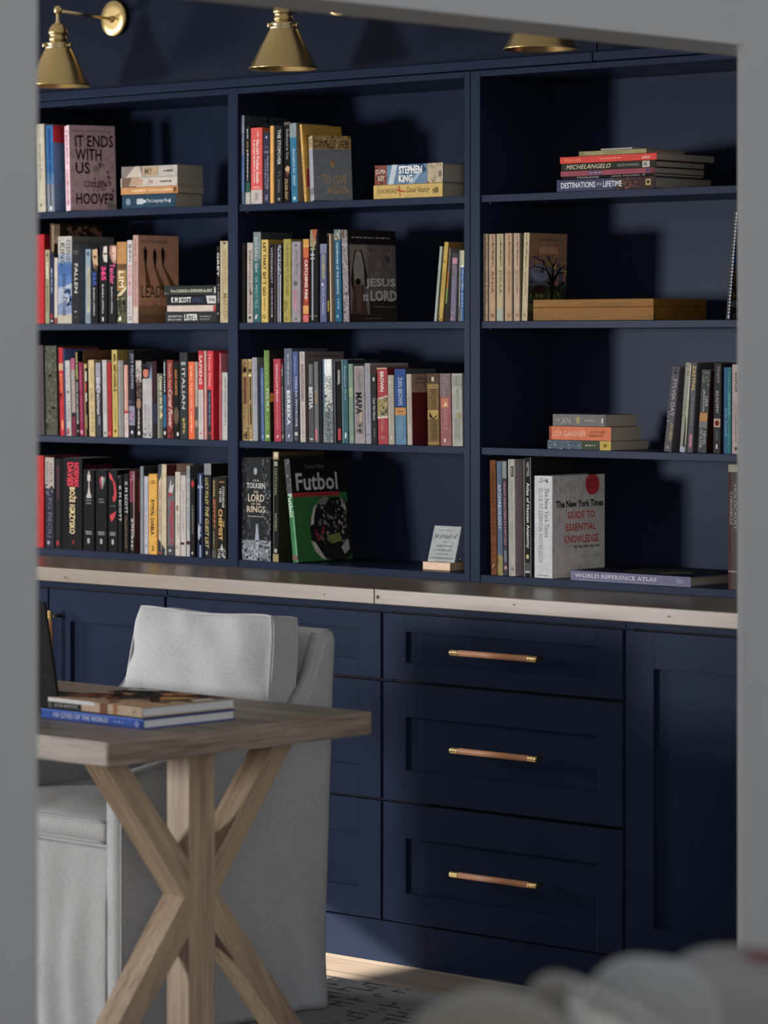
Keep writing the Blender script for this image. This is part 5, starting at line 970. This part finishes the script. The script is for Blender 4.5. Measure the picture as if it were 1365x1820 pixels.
FL(997.5, 1165, 291.8, .205, '2c2f28', 'olive-black book with slanted cream capitals in the tall stack', [('t', 'MICHELANGELO', .2, .82, .47, .95, 'd0c4a0', 'si'), ('t', 'HELEN MANNERS', .32, .68, .17, .40, '8f9080', ''), ('r', .05, .95, .06, .135, 'b0aca4'), ('t', 'R', .25, .75, .08, .12, '4a4844')], hard=1)
FL(995.5, 1167, 279.4, .235, 'cc3c30', 'bright red book near the top of the tall stack', [('t', '501 DOLLARS', .3, .65, .78, .95, 'd8a078', ''), ('l', .45, .6, .36, .58, 'd89484'), ('t', 'anker', .25, .75, .06, .15, 'e0d0c8', 'i')])
FL(1029, 1149, 269.4, .16, '8f8458', 'small olive-gold book on top of the red one', [('t', 'Le grand', .3, .65, .36, .6, '5f5836', 's'), ('r', 0, 1, .93, 1, '77704c')], hard=1)
FL(1068, 1123.5, 264.2, .10, '9c9c98', 'tiny pale grey booklet on the very top of the tall stack', [('r', .35, .6, .1, .9, '86868a')])

# ------------------------------------------------ right bay, second shelf
GROUP = 'beige paperbacks of one series on the right bay\'s second shelf'; ZS = SH[1]
SER = [(854, 868.6, 416, 0, 'a58c74', 'leftmost of the six beige series paperbacks, wide rose-beige spine', '4a3434'), (869.6, 882, 416, 0, 'ac8a6c', 'second of the six beige series paperbacks, with dark flower marks', '2e2018'), (883.2, 896.4, 415.5, 0, 'a89a74', 'third of the six beige series paperbacks, with a pale green foot', '4a4430'),
       (898, 912, 414.5, 0, 'a88a68', 'fourth of the six beige series paperbacks, tan spine', '7a4c34'), (913.6, 925.4, 414.5, 0, 'ac9278', 'fifth of the six beige series paperbacks, before a dark gap', '6a4838')]
for k, (x0, x1, yt, tl, c, lb, ic) in enumerate(SER):
    B(x0, x1, yt, .14, c, lb, [('r', 0, .12, 0, 1, 'b8a48c'), ('t', 'Lucy Maud Montgomery', .35, .68, .62, .98, ic, 'sb'), ('t', ['ANIA Z WYSPY', 'ANIA', 'EMILKA', 'HISTORYNKA', 'ZŁOTA DROGA'][k], .35, .65, .18 if k in (0,) else .32, .58, ic, ''), ('c', .45, .065, .2, ic), ('c', .45, .065, .12, c)] + ([('r', 0, 1, 0, .14, '949c90')] if k == 2 else []) + [('r', .85, 1, 0, 1, '6a5540')], [('r', 0, 1, 0, 1, '3a3a30')])
B(927, 937.6, 414, .150, 'b0a080', 'leaning beige paperback of the series whose cover shows a bare dark tree', [('t', 'Lucy Maud Montgomery', .35, .68, .60, .98, '4a3c28', 'sb'), ('l', .4, .6, .3, .55, '8c7a5c'), ('c', .45, .065, .2, '5a4a34'), ('c', .45, .065, .12, 'b0a080')],
  [('r', 0, 1, 0, 1, '5f4630'), ('r', 0, 1, 0, .42, '23231a'), ('r', 0, 1, .40, .62, '343640'), ('e', .3, .55, .25, .10, '4c5060'), ('s', 0, 1, .55, .74, '4a3a44', 34, .06), ('s', .65, 1, .52, .68, '7c6424', 12, .05), ('s', .7, 1, .42, .56, '6c4038', 8, .05), ('s', 0, 1, .05, .35, '3f4020', 40, .05), ('s', 0, 1, .2, .45, '16160f', 20, .06), ('e', .30, .36, .14, .05, '1f120e'),
   ('p', [(.54, .0), (.58, .28), (.57, .45), (.46, .58), (.48, .59), (.60, .50), (.63, .66), (.65, .66), (.66, .50), (.82, .62), (.84, .61), (.68, .44), (.66, .28), (.70, .0)], '0d0b0a'), ('p', [(.47, .575), (.30, .60), (.12, .62), (.12, .63), (.30, .615), (.48, .59)], '0d0b0a'), ('p', [(.48, .58), (.36, .68), (.20, .70), (.2, .71), (.38, .69), (.5, .59)], '0d0b0a'), ('p', [(.62, .62), (.52, .71), (.53, .715), (.63, .64)], '0d0b0a'), ('p', [(.64, .64), (.72, .72), (.73, .715), (.66, .62)], '0d0b0a'), ('p', [(.80, .60), (.97, .66), (.97, .65), (.82, .585)], '0d0b0a'), ('p', [(.76, .56), (.96, .56), (.96, .55), (.74, .54)], '0d0b0a'),
   ('r', .22, .78, .755, .865, '4a2420'), ('r', .235, .765, .76, .86, '76503c'), ('h', 'ANIA Z AVONLEA', .27, .73, .785, .835, '8c5a4c', 's'), ('h', 'Lucy Maud Montgomery', .26, .76, .91, .94, '1c130d', 's')], tilt=2)
BOXW = wood('game_box_wood', [(0.36, lin('6e4a28', 0.55)), (0.45, lin('95682f', 0.62)), (0.58, lin('a87430', 0.62)), (0.68, lin('b8853e', 0.62))], 'x', .9, .5, .25)
BOXW.node_tree.nodes['Principled BSDF'].inputs['Specular IOR Level'].default_value = 0.08
def wooden_box():
    x0, x1 = on_y(947.5, 600, YS)[0], on_y(1161.5, 600, YS)[0]; z0 = SH[1] + .0003; h = .0535; d = .215
    root = thing('wooden_box', 'long flat brown wooden box lying in front of the tree cover book', 'box', ((x0 + x1) / 2, YS, z0))
    w2 = (x1 - x0) / 2
    mb = MB().box((-w2, 0, 0), (w2, d, h * .62), BOXW, .0018); mb.build('body', root)
    mb = MB().box((-w2, 0, h * .625), (w2, d, h), BOXW, .0018)
    DK = ink('7d5a34')
    for cx in (-.02, .105):
        for k in range(5): mb.box((cx - .02 + k * .009, -.0004, h * .68 + (k % 2) * .004), (cx - .0155 + k * .009, .0002, h * .84), DK)
    mb.build('lid', root)
    mb = MB()
    for x in (-w2 * .55, w2 * .55): mb.box((x - .012, d - .0002, h * .45), (x + .012, d + .0015, h * .8), BRASSP)
    mb.build('hinges', root)
wooden_box()
def spiral_notebook():
    x0 = on_y(1289, 600, YS)[0]; z0 = SH[1] + .0003; a = R(5.5); h = .262; wd = .19
    root = thing('spiral_notebook', 'spiral-bound calendar with blue sky and autumn tree at the right edge of its shelf', 'notebook', (x0, YS, z0 + .0010), (0, a, 0), None)
    t = .0095; wd = .20
    mb = MB(); mb.box((t - .0012, .004, 0), (t, wd, h), ink('3a5f94')); mb.box((0, .004, 0), (.0012, wd, h), ink('77777a'))
    pl = lambda u, v, L: (t + .0001 + .0001 * L, .004 + min(1, max(0, u)) * (wd - .004), v * h)
    decorate(mb, [('r', 0, 1, .42, 1, '3f6cb0'), ('r', 0, 1, .0, .42, '3a342a'), ('s', 0, 1, .72, .98, 'a0b4cc', 22, .07), ('s', 0, 1, .20, .50, 'a8782c', 90, .045), ('s', 0, 1, .2, .46, 'c8a038', 40, .03), ('s', 0, 1, .16, .4, '4a3c1c', 30, .04), ('s', 0, 1, .08, .18, '8c8c90', 12, .06), ('h', 'CUTTING', .06, .55, .02, .055, 'b0b0ac', 'b')], pl, wd / h)
    mb.build('cover', root)
    MB().box((.0014, .006, .002), (t - .0014, wd - .002, h - .002), PAGEW).build('pages', root)
    mb = MB(); n = 30
    for k in range(n):
        z = .012 + (h - .024) * k / (n - 1)
        mb.tube([(t / 2 + .0066 * math.cos(q), .0052 + .0066 * math.sin(q), z + .0012 * q / 6.28) for q in [i * 6.2832 / 14 for i in range(15)]], .0010, BLACK, 6, False)
    mb.build('wire_spine', root)
spiral_notebook()

# ------------------------------------------------ right bay, third shelf
GROUP = 'books on the third shelf of the right bay'; ZS = SH[2]
FL(973, 1086, 781.5, .150, '4a5a64', 'blue-grey patterned book with a yellow end, under the orange one', [('s', 0, 1, .40, .98, '8c9ca4', 34, .10), ('s', 0, 1, .4, .98, '26343c', 24, .10), ('r', 0, 1, .18, .46, '3c4434'), ('r', 0, 1, .0, .17, 'b59a38'), ('e', .5, .09, .2, .03, '6f5c1c'), ('l', .4, .6, .24, .4, '949a80')], base=SH[2])
FL(976, 1086, 757, .118, 'c86a44', 'orange book with pale capitals lying in the low stack', [('r', 0, 1, .96, 1, '8c3c24'), ('t', 'LISA GARDNER', .28, .68, .40, .93, 'd8a894', ''), ('t', 'ALONE WE', .52, .72, .10, .34, '7a3c24', ''), ('t', 'VANISHED', .26, .46, .12, .36, '7a3c24', '')])
FL(982.5, 1077, 735.5, .122, '6c6866', 'grey book with a flower-like mark on top of the low stack', [('r', 0, 1, .0, .04, '5a5654'), ('t', 'XN', .2, .75, .66, .84, 'a09c98', 's'), ('e', .5, .52, .3, .04, '94885c'), ('l', .4, .6, .2, .4, '8c8884'), ('r', .3, .7, .05, .08, 'c0bcb8'), ('l', .4, .65, .86, .96, '8c8884')], [('e', .5, .5, .3, .2, '5a3c20')])
B(1179.5, 1193.4, 653, .13, '55505a', 'grey-mauve paperback leaning far right, first of the leaning group', [('s', 0, 1, .2, .95, '6f6a74', 34, .10), ('l', .2, .8, .9, .98, '3a383c'), ('t', 'SYLVIA DAY', .35, .78, .42, .86, 'b0a8ac', ''), ('s', 0, .6, .30, .50, '6c7c7c', 14, .12), ('t', 'CROSSFIRE', .5, .9, .12, .34, 'b0a468', 'i'), ('c', .5, .05, .15, '94908c')], tilt=7.5)
B(1207.5, 1218.4, 645, .14, '8a8a7c', 'pale sage book with a dark slim figure at its foot, leaning', [('s', 0, 1, .4, .98, '55594c', 34, .12), ('r', .75, 1, .1, .98, 'b0aa98'), ('p', [(.5, .06), (.8, .06), (.85, .2), (.75, .38), (.65, .4), (.6, .25)], '221e18'), ('r', .1, .8, .0, .06, '9aa0b4')], tilt=5)
B(1221, 1231.8, 645, .14, '56535a', 'grey book with yellow script letters and a pink foot bar', [('r', .85, 1, 0, 1, '2e2c30'), ('t', 'ZASYPAŁ', .2, .75, .68, .97, 'c0a458', 'b'), ('l', .35, .6, .3, .62, '77747a'), ('r', .3, .75, .06, .2, 'b0707c')], tilt=4)
B(1239.4, 1255.6, 658, .12, '45464a', 'dark grey paperback with an orange square, leaning', [('s', .1, .9, .8, .98, '6c705c', 16, .12), ('t', 'LISA', .6, .9, .56, .68, 'c0bcb8', ''), ('t', 'JACKSON', .25, .52, .50, .76, 'c0bcb8', ''), ('r', .05, .9, .38, .48, 'b07c44'), ('r', .05, .9, .30, .38, '77706c'), ('t', 'NEVER', .55, .85, .10, .26, 'b0acaa', ''), ('t', 'DIE ALONE', .2, .48, .06, .28, 'b0acaa', '')], [('r', 0, 1, 0, 1, '2a1010')], tilt=4)
B(1267.4, 1280.6, 645.5, .14, '343336', 'charcoal hardback with white capitals and a small framed red picture', [('t', 'Vampire', .3, .85, .78, .96, '9c8484', 'i'), ('t', 'ACADEMY', .3, .68, .44, .70, 'b0acac', 's'), ('r', .05, .95, .29, .385, 'b09080'), ('e', .5, .335, .3, .03, '6c1c18'), ('r', .4, .6, .05, .1, 'c0bcb8'), ('l', .4, .6, .15, .25, '6a686a')], tilt=1)
B(1285.8, 1299.6, 653, .13, '2a5a80', 'book split lengthwise in blue and teal', [('r', .55, 1, 0, 1, '246a6c'), ('r', .62, .72, .1, .95, '3c8c84'), ('t', 'Emilie Richards', .2, .5, .2, .52, '7ca4c4', ''), ('l', .7, .85, .45, .7, '6ca49c')], tilt=.3)
B(1300.6, 1313, 647.6, .14, 'a49490', 'pinkish white book with black capitals at the right end of the shelf', [('t', 'KEPLER', .45, .75, .68, .9, '2e2826', 'b'), ('t', 'WYCZEKIWANIE', .45, .7, .14, .54, '6a5f5c', ''), ('e', .6, .06, .2, .02, '4a4240')], tilt=.2)

# ------------------------------------------------ right bay, bottom shelf
GROUP = 'books on the bottom shelf of the right bay'; ZS = ZB
B(872.6, 884, 818, .17, '6a3c1c', 'brown hardback with dark capitals at the left end of the bottom shelf', [('t', 'ANCIENT EGYPT', .25, .75, .34, .9, '361d0e', 's'), ('r', .3, .6, .05, .1, '948470'), ('s', 0, 1, 0, .3, '4a2a14', 14, .15)], hard=1, tilt=-1)
B(885, 894.6, 820, .16, '506078', 'slate blue book with white capitals and golden foot', [('t', 'ARCHAEOLOGY', .25, .75, .40, .80, 'c8ccd0', 's'), ('r', 0, 1, 0, .18, '8a7c48'), ('s', 0, 1, 0, .24, '5c5c50', 14, .15)], tilt=-1)
B(895.2, 903, 820, .16, '3c3a44', 'thin dark book with red-pink capitals', [('r', 0, 1, .85, 1, '77807c'), ('t', 'GREAT DISASTERS IN HISTORY', .25, .75, .26, .82, 'b07078', 'b'), ('r', .2, .8, .12, .22, '6a6a70'), ('c', .5, .07, .35, 'b08078')], tilt=-1)
B(905, 916.8, 816.5, .145, '9c9890', 'white paperback with a black vertical mark and taupe side', [('r', .38, .8, .85, .94, '2a2826'), ('r', .5, .62, .86, .93, '9c9890'), ('l', .42, .56, .3, .8, '86827a'), ('c', .5, .06, .2, '3a3836'), ('c', .5, .06, .11, '9c9890'), ('r', 0, .12, 0, 1, 'b0aca4')], [('r', 0, 1, 0, 1, '77686a')], tilt=-.6)
B(931.6, 945, 810, .17, '1b1c1e', 'tall black paperback with white lettering and pale edges', [('r', .0, .12, 0, .98, '77756c'), ('r', .88, 1, 0, 1, '6a6a66'), ('t', 'NETTER', .4, .75, .84, .96, '9c9a90', 'b'), ('t', 'Atlas of Human Anatomy', .28, .78, .24, .79, 'd0ccbc', 'b'), ('e', .5, .17, .18, .02, 'b8a878'), ('r', .15, .85, .03, .12, '4a4a4c'), ('r', .2, .8, .035, .05, 'a8a8a8')], [('r', 0, 1, 0, 1, '141416')], tilt=-.4)
B(949.6, 982.2, 846, .210, 'b8babc', 'thick white reference hardback with its cover lettered in black and dark red',
  [('t', 'The New York Times', .58, .80, .40, .88, '3a3e40', 's'), ('t', 'GUIDE TO ESSENTIAL KNOWLEDGE', .25, .46, .15, .88, '7a6c60', 's'), ('s', .2, .9, .92, .98, '8c8488', 8, .08), ('m', .25, .75, .02, .03, '77777a')],
  [('r', 0, 1, 0, 1, 'a39a94'), ('h', 'New York', .03, .99, .83, .97, '7c7672', 's'), ('h', 'Times', .18, .82, .02, .16, '857e79', 's'), ('e', .76, .905, .135, .105, '8c1f28'), ('m', .68, .85, .945, .95, '5c1218'), ('m', .66, .87, .92, .925, '5c1218'), ('m', .66, .86, .895, .90, '5c1218'), ('m', .67, .85, .87, .875, '5c1218'),
   ('h', 'The New York Times', .06, .97, .685, .755, '1a1614', 'sx'), ('h', 'GUIDE TO', .28, .80, .575, .645, '8a2420', 'b'), ('h', 'ESSENTIAL', .25, .83, .455, .525, '8a2420', 'b'), ('h', 'KNOWLEDGE', .22, .87, .335, .41, '8a2420', 'b'), ('r', .24, .88, .305, .309, '5a524e'), ('m', .4, .9, .285, .30, '4a4440'), ('m', .45, .8, .23, .24, '8c8480'), ('m', .52, .95, .195, .205, '77706c')], hard=1)
FL(1016, 1229.6, 1013, .255, '686884', 'lilac-grey large reference atlas lying flat, its spine in white capitals', [('t', 'WORLD REFERENCE ATLAS', .32, .72, .28, .965, 'cccad4', 's'), ('p', [(.3, .05), (.7, .07), (.7, .12), (.3, .11)], '7c7c98'), ('r', 0, .06, 0, 1, '8484a0')], [('r', 0, 1, 0, 1, '15172a'), ('e', .5, .5, .4, .22, '2e3a34'), ('e', .35, .3, .2, .1, '4c5444'), ('s', .1, .9, .1, .9, '3a4634', 20, .06)], hard=1, base=ZB, dy=-.004)
B(1297.2, 1314, 825.5, .20, '4f4644', 'grey-brown hardback with white capitals at the right end of the bottom shelf', [('r', 0, .3, 0, .94, '4a2c2c'), ('r', 0, 1, .94, 1, '8c8878'), ('t', 'HOLOCAUST', .62, .9, .48, .84, 'a8a4a0', 's'), ('t', 'CHRONICLE', .18, .48, .52, .78, 'a8a4a0', 's'), ('r', 0, 1, .14, .15, '8c8884')], hard=1, dy=-.006)

# ------------------------------------------------ little sign on a wooden stand
def little_sign():
    x0 = on_y(751.5, 1000, YU + .05)[0]; x1 = on_y(800, 1000, YU + .05)[0]; z0 = ZB + .0003
    root = thing('tabletop_sign', 'small white lettered plaque leaning on a wooden ledge, right end of the middle bay', 'sign', (x0, YU + .05, z0))
    wd = x1 - x0
    SW = wood('sign_stand_wood', [(0.3, lin('9c7a5c', 1.5)), (0.6, lin('b8967a', 1.5)), (0.8, lin('c8a88c', 1.5))], 'x', 2, .5, .2)
    mb = MB().box((0, 0, 0), (wd, .075, .0205), SW, .001); mb.build('stand', root)
    tl = R(17); pw, ph = .094, .103
    M = Matrix.Translation((-.001, .018, .0150)) @ Matrix.Rotation(-tl, 4, 'X')
    b2 = MB().box((0, 0, 0), (pw, .006, ph), ink('9aa0a0'), .0006, M)
    pl = lambda u, v, L: tuple(M @ Vector((u * pw, -.0001 - .00008 * L, v * ph)))
    decorate(b2, [('h', 'I HOPE YOU ARE', .20, .72, .865, .90, '5c6062', ''), ('h', 'be proud of', .08, .92, .64, .80, '3c4042', 'i'), ('h', 'THE', .42, .58, .555, .60, '4f5456', ''), ('h', 'WORK YOU DO', .2, .8, .45, .495, '4f5456', ''), ('h', 'THE PERSON', .22, .78, .34, .385, '4f5456', ''), ('h', 'YOU ARE', .3, .7, .24, .28, '5c6062', ''), ('h', 'AND THE DIFFERENCE', .08, .92, .13, .175, '4f5456', ''), ('h', 'YOU MAKE', .3, .7, .035, .075, '5c6062', '')], pl, pw / ph)
    b2.build('plaque', root)
    m3 = MB().tube([(wd - .006, .050, .0205), (wd - .008, .044, .034)], .0028, BRASSP, 10); m3.build('support_pin', root)
little_sign()

# ------------------------------------------------ two large books on the desk
GROUP = 'large books lying on the desk'
make_book('large blue hardback with silver capitals, under the other book on the desk', GROUP, (-5.060, 4.793, .7604), (0, R(-90), R(-1)), .0205, .318, .262, '2a4a94',
  [('r', 0, 1, .0, .06, '1c3470'), ('r', 0, .25, .05, .6, '24387c'), ('r', .85, 1, 0, 1, '4a6cc0'), ('t', '100 CITIES OF THE WORLD', .28, .75, .34, .88, 'b8c0d0', 's'), ('l', .4, .6, .18, .28, '6a84bc'), ('c', .45, .06, .25, 'a8b4cc'), ('c', .45, .06, .18, '2a4a94')], [('r', 0, 1, 0, 1, '15171c')], hard=1, pages=PAGEW, fk=1.5)
make_book('large photo-covered hardback, tan with dark streaks, on the blue book on the desk', GROUP, (-5.078, 4.806, .7815), (0, R(-90), R(-2.2)), .0215, .300, .262, 'a08a74',
  [('r', 0, 1, .64, 1, '4c4c4c'), ('r', .62, 1, .5, 1, 'b8b8b8'), ('r', .05, .55, .64, .96, '17181a'), ('t', 'LUCAS ABATUNTI', .18, .48, .68, .93, 'a8a8a8', 's'), ('r', 0, 1, .36, .44, '6c4434'), ('r', 0, 1, .26, .30, '8c5c3c'), ('e', .5, .08, .15, .012, '77685a')],
  [('r', 0, 1, 0, 1, '2a2624'), ('p', [(0, 0), (.55, 0), (.42, .35), (.30, .52), (.22, .8), (.0, 1)], '9c7c5c'), ('p', [(.2, 1), (.34, .7), (.42, .72), (.30, 1)], '8c4c2c'), ('p', [(.45, 1), (.62, .62), (.70, .64), (.60, 1)], 'a0785c'), ('p', [(.50, .30), (.62, .2), (.78, .16), (.74, .30), (.60, .42)], 'a87a34'), ('p', [(.70, .45), (.95, .35), (.95, .55), (.8, .6)], '94603c'), ('p', [(.78, .95), (.95, .70), (.97, .86), (.90, 1)], 'a8a4a0'), ('s', .05, .5, .35, .98, '3a221c', 40, .035), ('s', .05, .6, .1, .98, '8c3c24', 20, .03), ('p', [(.55, 0), (.98, 0), (.98, .10), (.62, .12)], 'a39484'), ('p', [(.80, .02), (.97, .02), (.97, .2), (.84, .14)], '4a2c34'), ('s', .3, .95, .1, .9, '17120f', 26, .05)], hard=1, pages=PAGEW, fk=1.5)
